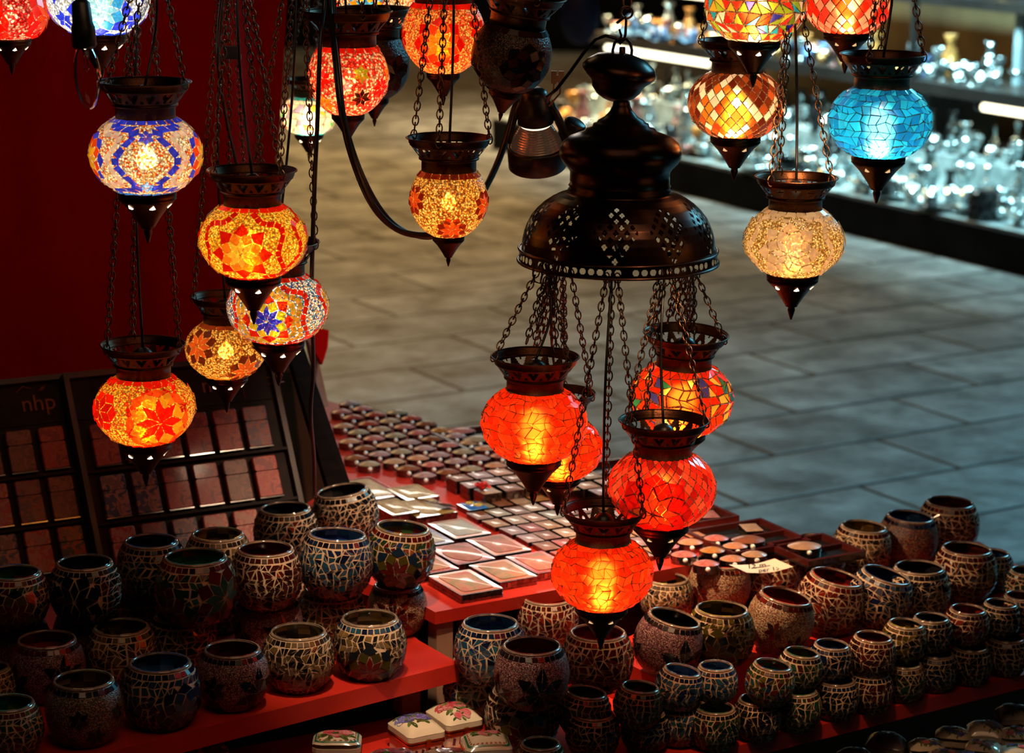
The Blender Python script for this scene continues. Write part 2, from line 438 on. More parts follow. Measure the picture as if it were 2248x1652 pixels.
# right hand jar table with a raised step
fa = PZ(1709, 1614, ZR); fd = (PZ(2248, 1480, ZR)-fa).normalized()
rp = [fa-fd*0.48, fa+fd*0.9, PZ(2700, 1330, ZR), PZ(2160, 1225, ZR), PZ(1800, 1290, ZR), PZ(1500, 1370, ZR), fa-fd*0.48+BK*0.20]
t = thing('jar_table', 'long dark red table under the two layers of mosaic jars', 'table', (0, 0, 0))
prism_px(rp, ZR, 0.020, REDBOARD, 'table_top', t)
ra = PZ(1440, 1487, ZRU); rb = PZ(2260, 1312, ZRU)
prism_px([ra, rb, PZ(2330, 1300, ZRU), PZ(2150, 1188, ZRU), PZ(2060, 1172, ZRU), PZ(1800, 1245, ZRU), PZ(1500, 1335, ZRU), ra+BK*0.12], ZRU, ZRU-ZR, REDBOARD, 'step_board', t)
# low shelves for porcelain boxes
la = PZ(1066, 1556, ZLOW)
t = thing('low_shelf', 'low red shelf under the front shelf holding flowered porcelain boxes', 'shelf', (0, 0, 0))
prism_px([la+BK*0.03, la-E1*0.95+BK*0.03, la-E1*0.95-BK*0.5, PZ(1000, 1760, ZLOW), PZ(1128, 1652, ZLOW)], ZLOW, 0.0075, REDBOARD, 'shelf_board', t)
lb = PZ(1500, 1640, ZLOWR)
t = thing('low_shelf', 'low dark shelf holding small boxes below the table of jars', 'shelf', (0, 0, 0))
prism_px([lb, lb+E1*1.25, lb+E1*1.25-BK*0.45, lb-BK*0.45+E1*0.1], ZLOWR, 0.02, DARKWOOD, 'shelf_board', t)
mb = MB(); q = PZ(1000, 1600, 0.36)
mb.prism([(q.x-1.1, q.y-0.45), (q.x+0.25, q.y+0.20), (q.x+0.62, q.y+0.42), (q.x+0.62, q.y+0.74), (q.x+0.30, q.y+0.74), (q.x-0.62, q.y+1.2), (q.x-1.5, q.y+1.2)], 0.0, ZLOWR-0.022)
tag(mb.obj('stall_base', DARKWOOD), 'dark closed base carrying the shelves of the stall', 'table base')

# red cloth behind the hanging lamps
def mat_cloth():
    mt, nt, out = new_mat('red_cloth'); L = nt.links.new
    b = principled(nt, out, **{'Roughness': 0.9, 'Specular IOR Level': 0.08})
    tc = nd(nt, 'TexCoord'); ns = nd(nt, 'TexNoise', Scale=3.0, Detail=3.0); L(tc.outputs['Object'], ns.inputs['Vector'])
    r = nd(nt, 'ValToRGB'); r.color_ramp.elements[0].color = (0.42, 0.002, 0.001, 1); r.color_ramp.elements[1].color = (0.66, 0.004, 0.002, 1)
    L(ns.outputs[0], r.inputs[0]); L(r.outputs[0], b.inputs['Base Color']); return mt
Q = P(645, 600, 4.05); mb = MB(); NX, NZ = 120, 50; vs = []
for j in range(NZ+1):
    tz = j/NZ
    for i in range(NX+1):
        a = -1.9*(1-i/NX)
        hem = 0.715-0.115*min(1, max(0, (a+0.95)/0.3))
        z = 1.64-tz*(1.64-hem)
        zz = z
        if j > 0:
            zz -= tz**6*0.02*(0.5+0.5*sin(a*9+0.6))
        aa = a - (0.030*(1.42-zz)/0.35 if zz < 1.42 else 0)*(1 if a > -0.25 else 0)*min(1, (a+0.25)/0.25)
        d = 0.018*sin(a*17+1.2*sin(zz*2.5))*(0.4+0.6*tz)+0.012*sin(a*41+zz*3)+0.02*sin(a*6+zz*5)
        p = Q+E1*aa+Vector((-E1.y, E1.x, 0))*d; vs.append((p.x, p.y, zz))
fs = [(j*(NX+1)+i, (j+1)*(NX+1)+i, (j+1)*(NX+1)+i+1, j*(NX+1)+i+1) for j in range(NZ) for i in range(NX)]
mb.add(vs, fs, smooth=True)
tag(mb.obj('red_curtain', mat_cloth()), 'dark red cloth hung as a backdrop behind the lamps', 'curtain')

# overhead rack, out of the picture, that the lamps hang from
mb = MB()
for k in range(-6, 11): mb.box(k*0.14-0.004, k*0.14+0.004, 2.0, 4.2, 1.655, 1.663)
for k in range(0, 16): mb.box(-0.85, 1.4, 2.0+k*0.14, 2.008+k*0.14, 1.647, 1.655)
for x in (-0.85, 1.4):
    for y in (2.0, 4.2): mb.box(x-0.01, x+0.01, y-0.01, y+0.01, 1.64, 1.67)
tag(mb.obj('hanging_rack', DARKWOOD), 'dark overhead rack the lamps hang from', 'rack')

# ------------------------------------------------------------------ lighter displays
def paint(name, a, b, c, scale):
    mt, nt, out = new_mat(name); L = nt.links.new
    bs = principled(nt, out, **{'Roughness': 0.42, 'Coat Weight': 0.12, 'Coat Roughness': 0.1})
    tc = nd(nt, 'TexCoord'); ns = nd(nt, 'TexNoise', Scale=scale, Detail=3.0, Distortion=1.0); L(tc.outputs['Object'], ns.inputs['Vector'])
    r = nd(nt, 'ValToRGB'); e = r.color_ramp.elements; e.new(0.5); r.color_ramp.interpolation = 'CONSTANT'
    for k, (p, cc) in enumerate(((0.0, a), (0.46, b), (0.56, c))): e[k].position = p; e[k].color = c4(cc)
    L(ns.outputs[0], r.inputs[0]); L(r.outputs[0], bs.inputs['Base Color']); return mt
LP = [('blue and cream', (0.05, 0.07, 0.22), (0.45, 0.36, 0.26), (0.24, 0.2, 0.2)), ('red and orange', (0.5, 0.06, 0.02), (0.55, 0.16, 0.06), (0.30, 0.02, 0.01)),
      ('dark and red', (0.02, 0.015, 0.012), (0.42, 0.03, 0.01), (0.2, 0.06, 0.03)), ('cream with red flowers', (0.6, 0.42, 0.3), (0.5, 0.06, 0.02), (0.5, 0.38, 0.28)),
      ('dull gold', (0.28, 0.17, 0.08), (0.18, 0.10, 0.05), (0.35, 0.22, 0.12)), ('violet and rust', (0.16, 0.10, 0.18), (0.36, 0.10, 0.05), (0.28, 0.2, 0.2))]
LPM = [paint('lighter_'+n.replace(' ', '_'), *[(q[0]*0.85, q[1]*0.34, q[2]*0.25) for q in (a, b, cc)], 75) for n, a, b, cc in LP]
def text_mesh(cu):
    tmp = bpy.data.objects.new('lettering', cu); COL.objects.link(tmp); dg = bpy.context.evaluated_depsgraph_get(); dg.update()
    me = bpy.data.meshes.new_from_object(tmp.evaluated_get(dg)); me.name = 'lettering'; bpy.data.objects.remove(tmp)
    if not me.materials: me.materials.append(cu.materials[0])
    o = bpy.data.objects.new('lettering', me); COL.objects.link(o); return o
def rrect(w, h, r, n=4, arch=0.0):
    pts = []
    for cx, cy, a0 in ((w-r, -h+r, -PI/2), (w-r, h-r, 0), (-w+r, h-r, PI/2), (-w+r, -h+r, PI)):
        for k in range(n+1):
            a = a0+PI/2*k/n; pts.append((cx+r*cos(a), cy+r*sin(a)))
    return [(x, y+arch*(1-(x/w)**2) if y > 0 else y) for x, y in pts]
def make_lighter(mat):
    t = bpy.data.objects.new('lighter', None); COL.objects.link(t)
    def slab(pl, z1):
        mb = MB(); n = len(pl); ins = [(x*0.93, y*0.96) for x, y in pl]
        mb.prism(pl, 0.0005, z1-0.0015)
        mb.add([(x, y, z1-0.0015) for x, y in pl]+[(x, y, z1) for x, y in ins], [(k, (k+1) % n, n+(k+1) % n, n+k) for k in range(n)])
        mb.add([(x, y, z1) for x, y in ins], [tuple(range(n))]); return mb
    mb = slab([(x, y-0.0105) for x, y in rrect(0.0185, 0.0195, 0.003)], 0.011); mb.obj('case', mat, t)
    mb = slab([(x, y+0.0205) for x, y in rrect(0.0185, 0.0102, 0.003, arch=0.002)], 0.011); mb.obj('lid', mat, t)
    mb = MB(); mb.box(-0.0188, 0.0188, -0.0318, -0.0300, 0.0, 0.0115); mb.obj('metal_edge', STEEL, t); mb = MB(); mb.tube([(-0.0186, 0.0098, 0.0095), (0.0186, 0.0098, 0.0095)], 0.0008, 6); mb.obj('hinge', STEEL, t)
    return t
protos = [make_lighter(mm) for mm in LPM]
used = [False]*6
ORD = ['first', 'second', 'third', 'fourth', 'fifth', 'sixth', 'seventh', 'eighth', 'ninth', 'tenth', 'eleventh', 'twelfth', 'thirteenth', 'fourteenth', 'fifteenth', 'sixteenth', 'seventeenth', 'eighteenth', 'nineteenth', 'twentieth']

YAW, LEAN = math.radians(29), math.radians(29)
def lighter_panel(anchor_px, D, base_z, pitch, rows, cols, xr, header, label, which, seed):
    rnd = random.Random(seed)
    ex = Vector((cos(YAW), sin(YAW), 0)); up = Vector((-sin(YAW)*sin(LEAN), cos(YAW)*sin(LEAN), cos(LEAN))); nz = ex.cross(up)
    a = P(anchor_px[0], anchor_px[1], D); tt = (a.z-base_z)/up.z
    org = a-up*tt       # local frame: x along ex (0 = anchor column), y up the panel, z out of it
    R = Matrix((ex, up, nz)).transposed().to_4x4(); Mx = Matrix.Translation(org) @ R
    t = thing('lighter_display', label, 'display stand', org, rot=R.to_euler())
    x0, x1 = cols[0]*pitch-0.034, cols[-1]*pitch+xr; top = header+0.048
    mb = MB(); mb.box(x0, x1, 0.002, top, -0.012, -0.002); mb.obj('backboard', DARKWOOD, t)
    mb = MB()
    for xa, xb, ya, yb in ((x0-0.008, x0, 0, top+0.008), (x1, x1+0.008, 0, top+0.008), (x0, x1, top, top+0.008)):
        mb.box(xa, xb, ya, yb, -0.014, 0.010)
    mb.obj('frame', GLOSSBROWN, t)
    mb = MB()
    for y in rows: mb.box(x0, x1, tt+y-0.0385, tt+y-0.0345, -0.002, 0.008)
    mb.box(x0, x1, header-0.012, header-0.0108, -0.002, 0.0005)
    for dx, w in ((0.0, 0.03), (0.0, 0.036)): pass
    mb.obj('rail', DARKWOOD, t)
    back = MB(); back.box(x0+0.02, x0+0.04, 0.02, top-0.05, -0.03, -0.012); back.box(x1-0.04, x1-0.02, 0.02, top-0.05, -0.03, -0.012); back.obj('brace', DARKWOOD, t)
    # lettering on the header
    cu = bpy.data.curves.new('lettering', 'FONT'); cu.body = 'nhp'; cu.size = 0.034; cu.extrude = 0.0003; cu.align_x = 'CENTER'; cu.align_y = 'CENTER'
    cu.materials.append(LETTER)
    fo = text_mesh(cu); fo.parent = t
    lx = cols[0]*pitch*0+(-1.15*pitch if which == 1 else -0.95*pitch); fo.location = (lx, header+0.018, 0.0004)
    mb = MB()
    def strip(pts, w): mb.tube([(x, y, 0.0002) for x, y in pts], w, 5)
    strip([(lx-0.045, header+0.048), (lx+0.02, header+0.050), (lx+0.034, header+0.046), (lx+0.038, header+0.036), (lx+0.038, header-0.010)], 0.0005)
    strip([(lx+0.004, header+0.036), (lx+0.010, header+0.041), (lx+0.016, header+0.045), (lx+0.010, header+0.038), (lx+0.004, header+0.036)], 0.0012)
    strip([(lx-0.03, header+0.036), (lx-0.018, header+0.045), (lx-0.006, header+0.040)], 0.0010)
    for y in (0.010, 0.020): strip([(lx+0.078, header+y), (lx+0.105, header+y+0.0012)], 0.0007)
    mb.obj('emblem', LETTER, t)
    for ri, y in enumerate(rows):
        for ci, cidx in enumerate(cols):
            k = rnd.randrange(6)
            pr = protos[k]
            if used[k]: o = dup(pr)
            else: o = pr; used[k] = True
            o.rotation_euler = R.to_euler(); o.location = Mx @ Vector((cidx*pitch, tt+y, 0.0))
            tag(o, '', 'lighter', 'lighters in the display stands')
            o['label'] = f'{LP[k][0]} lighter, {ORD[ci]} in {["top", "middle", "bottom"][ri]} row, {"display beside the easel" if which == 2 else "display under the curtain"}'
GLOSSBROWN = mat_noise('brown_lacquer', (0.035, 0.012, 0.006), (0.06, 0.018, 0.008), 18, 0.35, 0.0, coat=0.1)
LETTER = mat_noise('dull_orange_print', (0.30, 0.06, 0.02), (0.36, 0.08, 0.03), 50, 0.6)
lighter_panel((185, 978), 3.38, ZL, 0.0475, (0.0, -0.073, -0.146), [-4, -3, -2, -1, 0], 0.040, 0.240, 'dark lighter display leaning under the curtain hem, headed nhp', 1, 3)
lighter_panel((560, 940), 3.48, ZL, 0.0465, (0.0, -0.076, -0.152), [-5, -4, -3, -2, -1, 0], 0.040, 0.245, 'dark lighter display leaning beside the easel leg, partly behind the amber lamp', 2, 8)

# easel beside the second display
t = thing('easel', 'dark brown wooden easel with a sloping leg beside the trinket boxes', 'easel', PZ(720, 1090, ZB))
def slab_px(pts, th, mats, name):
    q = [P(x, y, d)-t.location for x, y, d in pts]; n = (q[1]-q[0]).cross(q[2]-q[0]).normalized()
    if n.y > 0: n = -n; 
    mb = MB(); k = len(q); vs = [v for v in q]+[v-n*th for v in q]
    mb.add(vs, [tuple(range(k)), tuple(range(2*k-1, k-1, -1))]+[(i, k+i, k+(i+1) % k, (i+1) % k) for i in range(k)])
    bm = mb.obj(name, mats, t); return bm
EASELW = mat_noise('easel_wood', (0.004, 0.002, 0.0015), (0.009, 0.004, 0.003), 25, 0.7, spec=0.05, stretch=(1, 1, 8))
SIDEBR = mat_noise('brown_side_board', (0.030, 0.010, 0.005), (0.050, 0.018, 0.008), 8, 0.9, spec=0.0)
slab_px([(608, 800, 3.60), (655, 780, 3.68), (752, 1100, 3.66), (640, 1130, 3.50)], 0.008, SIDEBR, 'side_board')
slab_px([(632, 772, 3.58), (664, 752, 3.60), (779, 1090, 3.40), (735, 1118, 3.38)], 0.015, EASELW, 'leg')
slab_px([(664, 700, 3.745), (679, 697, 3.75), (722, 892, 3.80), (706, 895, 3.79)], 0.010, mat_noise('pale_strut', (0.30, 0.20, 0.16), (0.36, 0.25, 0.2), 30, 0.6), 'strut')
mb = MB(); pass
mb.add([P(x, y, 3.735+0.006*sin(x)) for x, y in ((670, 708), (722, 725), (720, 760), (708, 800), (700, 800), (688, 765))], [(0, 1, 2, 3, 4, 5)])
mb.add([P(x, y, 3.738+0.006*sin(x)) for x, y in ((670, 708), (722, 725), (720, 760), (708, 800), (700, 800), (688, 765))], [(5, 4, 3, 2, 1, 0)])
tag(mb.obj('hanging_cloth', mat_cloth()), 'small dark red cloth tip hanging behind the orange and white lamp', 'cloth')
# ------------------------------------------------------------------ lamp parts (unit size, scaled per lamp)
def fret_mesh(prof0, prof1, n_rep, name, cells=(18, 12), extra_below=(), extra_above=(), mats=None):
    """ring of sheet metal with heart shaped cut-outs between two circles, plus plain rings"""
    mb = MB(); nu = n_rep*cells[0]; nv = cells[1]; o = 0
    for j in range(nv+1):
        t = j/nv; r = prof0[0]+(prof1[0]-prof0[0])*t; z = prof0[1]+(prof1[1]-prof0[1])*t
        for i in range(nu): a = 2*PI*i/nu; mb.v.append((r*sin(a), -r*cos(a), z))
    for j in range(nv):
        b = (j+0.5)/nv
        for i in range(nu):
            a = ((i+0.5)/cells[0]) % 1.0; x = abs(a-0.5)*2
            heart = 0.16 < b < 0.90 and x < 0.66*((b-0.16)/0.74)**0.75 and not (b > 0.72 and x < 0.16*(b-0.72)/0.18)
            xd = 1-x
            diam = abs(b-0.26)/0.17+xd/0.26 < 1
            if heart or diam: continue
            mb.f.append((j*nu+i, j*nu+(i+1) % nu, (j+1)*nu+(i+1) % nu, (j+1)*nu+i)); mb.m.append(0); mb.c.append((1, 1, 1)); mb.s.append(True)
    for pr in extra_below+extra_above: mb.lathe(list(pr), 64)
    return mb.mesh(name, mats or [BRONZE])

def bead_ring(r, z, w, k=8):
    return [(r+w*cos(2*PI*i/k), z+w*sin(2*PI*i/k)) for i in range(k+1)]
GALLERY = fret_mesh((0.575, 0.275), (0.745, 0.50), 14, 'gallery', extra_below=(
    ((0.50, 0.0), (0.535, 0.0), (0.535, 0.20), (0.555, 0.225), (0.585, 0.235), (0.590, 0.26), (0.575, 0.275)),),
    extra_above=(((0.745, 0.50), (0.765, 0.515), (0.765, 0.535), (0.785, 0.56), (0.795, 0.63), (0.825, 0.65)), tuple(bead_ring(0.828, 0.652, 0.016)),
    ((0.735, 0.505), (0.745, 0.54), (0.77, 0.56), (0.78, 0.63), (0.82, 0.652))))
def finial_mesh():
    mb = MB()
    mb.lathe([(0.48, 0.02), (0.515, 0.0), (0.515, -0.10), (0.50, -0.125), (0.515, -0.14), (0.46, -0.20), (0.36, -0.30), (0.27, -0.42), (0.19, -0.54), (0.135, -0.63), (0.115, -0.66), (0.12, -0.665),
              (0.075, -0.68), (0.066, -0.70), (0.075, -0.74), (0.055, -0.82), (0.02, -0.93), (0.0, -0.945)], 48)
    return mb.mesh('finial', [BRONZE])
FINIAL = finial_mesh()
def glow_patch_mesh(mat, rot):  # emissive patches laid on the finial in place of lit openings
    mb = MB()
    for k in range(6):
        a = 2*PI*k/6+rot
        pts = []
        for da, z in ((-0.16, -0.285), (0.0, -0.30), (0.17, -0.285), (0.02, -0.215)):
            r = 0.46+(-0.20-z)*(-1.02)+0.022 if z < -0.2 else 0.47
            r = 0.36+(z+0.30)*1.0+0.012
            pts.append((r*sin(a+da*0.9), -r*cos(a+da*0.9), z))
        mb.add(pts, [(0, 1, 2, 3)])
    return mb.mesh('glow_patch', [mat])
GLOW_PATCHES = [glow_patch_mesh(HOLE_GLOW, 0.22), glow_patch_mesh(HOLE_DIM, 0.5)]
def bulb_mesh(mat):
    mb = MB(); mb.lathe([(0.0, -0.018), (0.006, -0.0165), (0.0105, -0.012), (0.012, -0.006), (0.0105, 0.000), (0.006, 0.005), (0.004, 0.009), (0.004, 0.014)], 20); return mb.mesh('bulb', [mat])
BULBS = {'w': bulb_mesh(BULB_WARM), 'c': bulb_mesh(BULB_WHITE), 'off': bulb_mesh(mat_noise('frosted_bulb', (0.2, 0.18, 0.16), (0.3, 0.27, 0.24), 60, 0.3))}
def holder_mesh():
    mb = MB(); mb.lathe([(0.0, 0.012), (0.010, 0.012), (0.011, 0.016), (0.011, 0.045), (0.014, 0.047), (0.014, 0.062), (0.010, 0.070), (0.004, 0.074), (0.0, 0.074)], 20); return mb.mesh('bulb_holder', [BLACK])
HOLDER = holder_mesh()

def chain_mb(mb, p0, p1, pitch=0.0086, wire=0.00088, wid=0.0036, lng=0.0064, twist=0.0, sag=0.0):
    p0 = Vector(p0); p1 = Vector(p1); d = p1-p0; n = max(1, int(round(d.length/pitch)))
    t = d.normalized(); x = t.cross(Vector((0, 1, 0.03))).normalized(); y = t.cross(x)
    K, W = 10, 5
    for i in range(n):
        c = p0+d*((i+0.5)/n); c.z -= sag*4*((i+0.5)/n)*(1-(i+0.5)/n)
        a = twist+(PI/2 if i % 2 else 0)+random.uniform(-0.35, 0.35); ax = x*cos(a)+y*sin(a); ay = t.cross(ax)
        o = len(mb.v)
        for k in range(K):
            q = 2*PI*k/K; cc = c+ax*(wid*sin(q))+t*(lng*cos(q)*(0.9+0.1*abs(cos(q)))); rad = (ax*sin(q)/wid+t*cos(q)/lng).normalized()
            for w in range(W):
                b = 2*PI*w/W; mb.v.append(tuple(cc+rad*(wire*cos(b))+ay*(wire*sin(b))))
        for k in range(K):
            k2 = (k+1) % K
            for w in range(W):
                w2 = (w+1) % W; mb.f.append((o+k*W+w, o+k*W+w2, o+k2*W+w2, o+k2*W+w)); mb.m.append(0); mb.c.append((1, 1, 1)); mb.s.append(True)

def prof_globe(R, rn, rb, Hh, n=28):
    a1 = math.acos(rn/R); a0 = -math.acos(rb/R)
    return [(R*cos(a0+(a1-a0)*i/n), Hh*sin(a0+(a1-a0)*i/n)) for i in range(n+1)]

LAMPS = {}
def pal(*cs): return lambda *a: jc(random.choice(cs), 0.2)
def lamp(key, label, px, py, W, D, build, base, tilekind='lit', round_=False, hook=None, power=0.32, lightcol=(1.0, 0.62, 0.3), bulb='w', tilt=(0, 0), hook_z=1.652,
         holes=0, chains=(0.35, 2.45, 4.5), bowl=True, group='mosaic pendant lamps', cord=True, bulb_dz=0.0, hook_dy=0.0, subdiv=None):
    random.seed(sum(ord(ch) for ch in key)*7+3)
    C = P(px, py, D); R = W/2*D/FPX
    rn, rb, Hh = (0.70*R, 0.40*R, 1.03*R) if round_ else (0.535*R, 0.51*R, 0.775*R)
    S = Surf(prof_globe(R, rn, rb, Hh)); zt = S.p[-1][1]; zb = S.p[0][1]
    az = math.atan2(C.x, C.y)
    t = thing('pendant_lamp', label, 'lamp', C, group=group, rot=Euler((tilt[0], tilt[1], -az)))
    global SEAM
    SEAM = base.name.startswith('grout')     # leaded lamps: grout seams between the chips, no ground behind them
    mb = MB()
    if not SEAM: mb.lathe(S.p, 56, 0)
    build(mb, S, R); SEAM = False
    mats = [base, TILE_LIT if tilekind == 'lit' else TILE]
    mb.obj('glass_shade', mats, t)
    gs = rn/0.535
    if bowl: link('gallery', GALLERY, t, loc=(0, 0, zt-0.012*R), scale=gs, rot=(0, 0, random.uniform(0, 1)))
    fs = rb/0.50
    fn = link('finial', FINIAL, t, loc=(0, 0, zb+0.01*R), scale=(fs, fs, max(fs, R*0.86)))
    lit = tilekind == 'lit'
    if lit and holes < 2: link('glow_patch', GLOW_PATCHES[holes], fn)
    hd = link('bulb_holder', HOLDER, t, loc=(0, 0, bulb_dz), scale=R/0.06)
    link('bulb', BULBS[bulb if lit else 'off'], hd, loc=(0, 0, 0), scale=0.95)
    if lit:
        ld = bpy.data.lights.new('bulb_light', 'POINT'); ld.energy = power*0.85; ld.color = lightcol; ld.shadow_soft_size = 0.006
        lo = bpy.data.objects.new('bulb_light', ld); COL.objects.link(lo); lo.parent = t; lo.location = (0, 0, bulb_dz-0.021*R/0.06)
    # chains and flex up to the rack
    zr = zt-0.012*R+0.645*gs; rr = 0.80*gs
    Mi = (Matrix.Translation(C) @ Euler((tilt[0], tilt[1], -az)).to_matrix().to_4x4()).inverted()
    if hook is None: hw = Vector((C.x, C.y+hook_dy, hook_z))
    else: hw = P(hook[0], hook[1], D+hook_dy) if len(hook) == 2 else Vector(hook)
    hl = Mi @ hw
    if chains and bowl:
        for k, a in enumerate(chains):
            mb = MB(); p0 = Vector((rr*sin(a), -rr*cos(a), zr-0.004))
            chain_mb(mb, p0, hl+Vector((0.012*sin(a), -0.012*cos(a), 0))*(1 if hook is None else 0.5))
            mb.obj('chain', CHAINM, t)
    if cord:
        mb = MB(); p0 = Vector((0, 0, bulb_dz+0.072*R/0.06)); w = random.uniform(-0.014, 0.014)
        mb.tube([p0.lerp(hl, s)+Vector((w*sin(s*PI), 0.006*sin(s*7), 0)) for s in [i/10 for i in range(11)]], 0.0016, 7); mb.obj('cord', BLACK, t)
    LAMPS[key] = dict(t=t, C=C, R=R)
    return t

# bead and grout grounds
def BD(n, *p, **k): return mat_beads('bead_ground_'+n, p, True, **k)
RED, DRED, ORG, YEL, GOLD = (0.95, 0.016, 0.004), (0.60, 0.005, 0.002), (0.95, 0.12, 0.008), (0.95, 0.55, 0.02), (0.85, 0.30, 0.03)
BLUE, CYAN, WHITE, PINK = (0.02, 0.05, 0.80), (0.02, 0.45, 0.95), (0.95, 0.85, 0.72), (0.9, 0.30, 0.20)
bd_multi = BD('white_red', (0.9, 0.8, 0.6), (0.9, 0.55, 0.25), (0.7, 0.08, 0.02), (0.95, 0.85, 0.75), (0.85, 0.35, 0.08), (0.6, 0.6, 0.55))
bd_gold = BD('gold', (0.95, 0.40, 0.02), (0.95, 0.55, 0.04), (0.85, 0.22, 0.01), (0.95, 0.66, 0.10))
bd_goldred = BD('gold_red', (0.95, 0.30, 0.02), (0.95, 0.45, 0.04), (0.90, 0.06, 0.01), (0.95, 0.55, 0.07))
bd_amber = BD('amber', (0.75, 0.30, 0.04), (0.85, 0.42, 0.08), (0.35, 0.08, 0.01), (0.9, 0.55, 0.15), est=0.22)
bd_orange = BD('orange', (0.9, 0.16, 0.03), (0.95, 0.28, 0.05), (0.85, 0.06, 0.02), (0.9, 0.42, 0.12))
bd_salmon = BD('salmon', (0.9, 0.03, 0.02), (0.92, 0.35, 0.18), (0.9, 0.05, 0.02), (0.95, 0.5, 0.3), size=0.0030)
bd_pink = BD('pink', (0.7, 0.03, 0.03), (0.85, 0.25, 0.20), (0.5, 0.01, 0.01), (0.9, 0.4, 0.35), size=0.0028)
bd_white = BD('white', (0.95, 0.9, 0.75), (0.85, 0.8, 0.7), (0.9, 0.7, 0.45), (0.7, 0.7, 0.75), size=0.0028)
bd_wblue = BD('white_blue', (0.9, 0.85, 0.8), (0.1, 0.35, 0.45), (0.85, 0.4, 0.15), (0.9, 0.9, 0.9), (0.05, 0.08, 0.4))
bd_cream = BD('cream', (0.50, 0.26, 0.07), (0.65, 0.40, 0.14), (0.32, 0.14, 0.03), (0.8, 0.55, 0.25), size=0.0020)
gr_red = mat_beads('grout_red', ((0.34, 0.06, 0.015), (0.26, 0.04, 0.010)), True, est=0.22, solid=True)
gr_redl = mat_beads('grout_pale_red', ((0.42, 0.10, 0.045), (0.32, 0.07, 0.03)), True, est=0.22, solid=True)
gr_teal = mat_beads('grout_teal', ((0.03, 0.10, 0.11), (0.05, 0.07, 0.06)), True, est=0.25, solid=True, pale=True)
gr_warm = mat_beads('grout_warm', ((0.5, 0.25, 0.10), (0.4, 0.18, 0.07)), True, est=0.30, solid=True)
gr_pale = mat_beads('grout_pale', ((0.6, 0.55, 0.42), (0.5, 0.45, 0.36)), True, est=0.34, solid=True, pale=True)
bd_dark = mat_beads('bead_ground_dark', ((0.05, 0.015, 0.006), (0.12, 0.04, 0.012), (0.16, 0.07, 0.025), (0.03, 0.01, 0.006)), False)
bd_gold1 = bd_gold

def bands(mb, S, col, h=0.0085, w=0.011, top=True, bot=True, bcol=None):
    if top: band(mb, S, S.L-h, S.L-0.0005, w, lambda: jc(col, 0.2))
    if bot: band(mb, S, 0.0005, h*0.8, w, lambda: jc(bcol or col, 0.2))

# ---- the lamps
def b_blue(mb, S, R):
    bands(mb, S, BLUE, bcol=(0.03, 0.22, 0.85)); m = S.L*0.5
    for u in (-1.32, 1.32, PI):
        star(mb, S, m, u, R*0.50, [YEL, (0.95, 0.09, 0.01), BLUE], spike=1.12)
        scallop(mb, S, m, u, R*0.68, (0.9, 0.78, 0.6), w=R*0.13, amp=0.18)
        scallop(mb, S, m, u, R*0.88, BLUE, w=R*0.165, amp=0.17)
    for u in (0.0,):
        star(mb, S, S.L*0.76, u, R*0.17, [BLUE], n=6); star(mb, S, S.L*0.20, u, R*0.17, [(0.03, 0.25, 0.9)], n=6)
lamp('blue', 'lit blue and white mosaic lamp with red and yellow rosettes before the curtain', 321, 338, 245, 2.62, b_blue, bd_multi, hook=(330, -140), chains=(1.1, 3.5, 5.3))
def b_orangeB(mb, S, R):
    bands(mb, S, RED); m = S.L*0.44
    for u in (-0.22, 1.75, -2.2):
        star(mb, S, m, u, R*0.60, [(0.95, 0.68, 0.06), (0.95, 0.30, 0.015), DRED], spike=1.35)
        scallop(mb, S, m, u, R*0.78, DRED, w=R*0.13, amp=0.13)
lamp('orange', 'lit orange mosaic lamp with yellow starburst inside a red scalloped ring, before the curtain', 555, 525, 236, 2.64, b_orangeB, bd_gold, hook=(520, -120), chains=(0.75, 2.9, 5.2))
def b_C(mb, S, R):
    bands(mb, S, RED); m = S.L*0.45
    for u in (-0.22, 1.9, -2.2):
        scallop(mb, S, m, u, R*0.80, RED, w=R*0.125, amp=0.12)
        scallop(mb, S, m, u, R*0.66, (0.95, 0.35, 0.02), w=R*0.12, amp=0.12)
        scallop(mb, S, m, u, R*0.53, (0.95, 0.42, 0.03), w=R*0.12, amp=0.10)
        star(mb, S, m, u, R*0.55, [(0.04, 0.03, 0.5), YEL, RED], spike=1.2)
lamp('blue_centre', 'lit orange lamp with blue star centre and white-blue beads, behind the starburst lamp', 610, 672, 222, 2.86, b_C, bd_wblue, hook=(652, -140), chains=(1.2, 3.2, 5.2))
def b_D(mb, S, R):
    bands(mb, S, (0.3, 0.05, 0.01), bcol=(0.9, 0.42, 0.04)); m = S.L*0.5
    for q, u in ((0.63, -0.75), (0.27, 0.55), (0.6, 1.8), (0.5, 2.9)):
        star(mb, S, S.L*q, u, R*0.50, [(0.8, 0.16, 0.02), (0.12, 0.02, 0.008)], shrink=0.92)
lamp('amber_low', 'lit small amber beaded lamp with brown and orange stars above the lighter displays', 496, 764, 180, 3.0, b_D, bd_amber, round_=False, hook=(500, -120), power=0.22, chains=(0.9, 3.0, 5.0))
def b_E(mb, S, R):
    bands(mb, S, RED); m = S.L*0.50
    star(mb, S, m*0.94, 0.30, R*0.68, [RED, YEL, (0.95, 0.14, 0.01)], spike=1.0)
    for k in range(8):
        a = 2*PI*k/8+PI/8; star(mb, S, m*0.94+R*0.60*cos(a), 0.30+0.60*sin(a), R*0.14, [DRED], n=5)
    for u in (-1.0, 1.9, 3.0): star(mb, S, m*1.12, u, R*0.42, [DRED, RED], n=6)
    scallop(mb, S, m, -0.5, R*1.0, RED, w=R*0.11, amp=0.2)
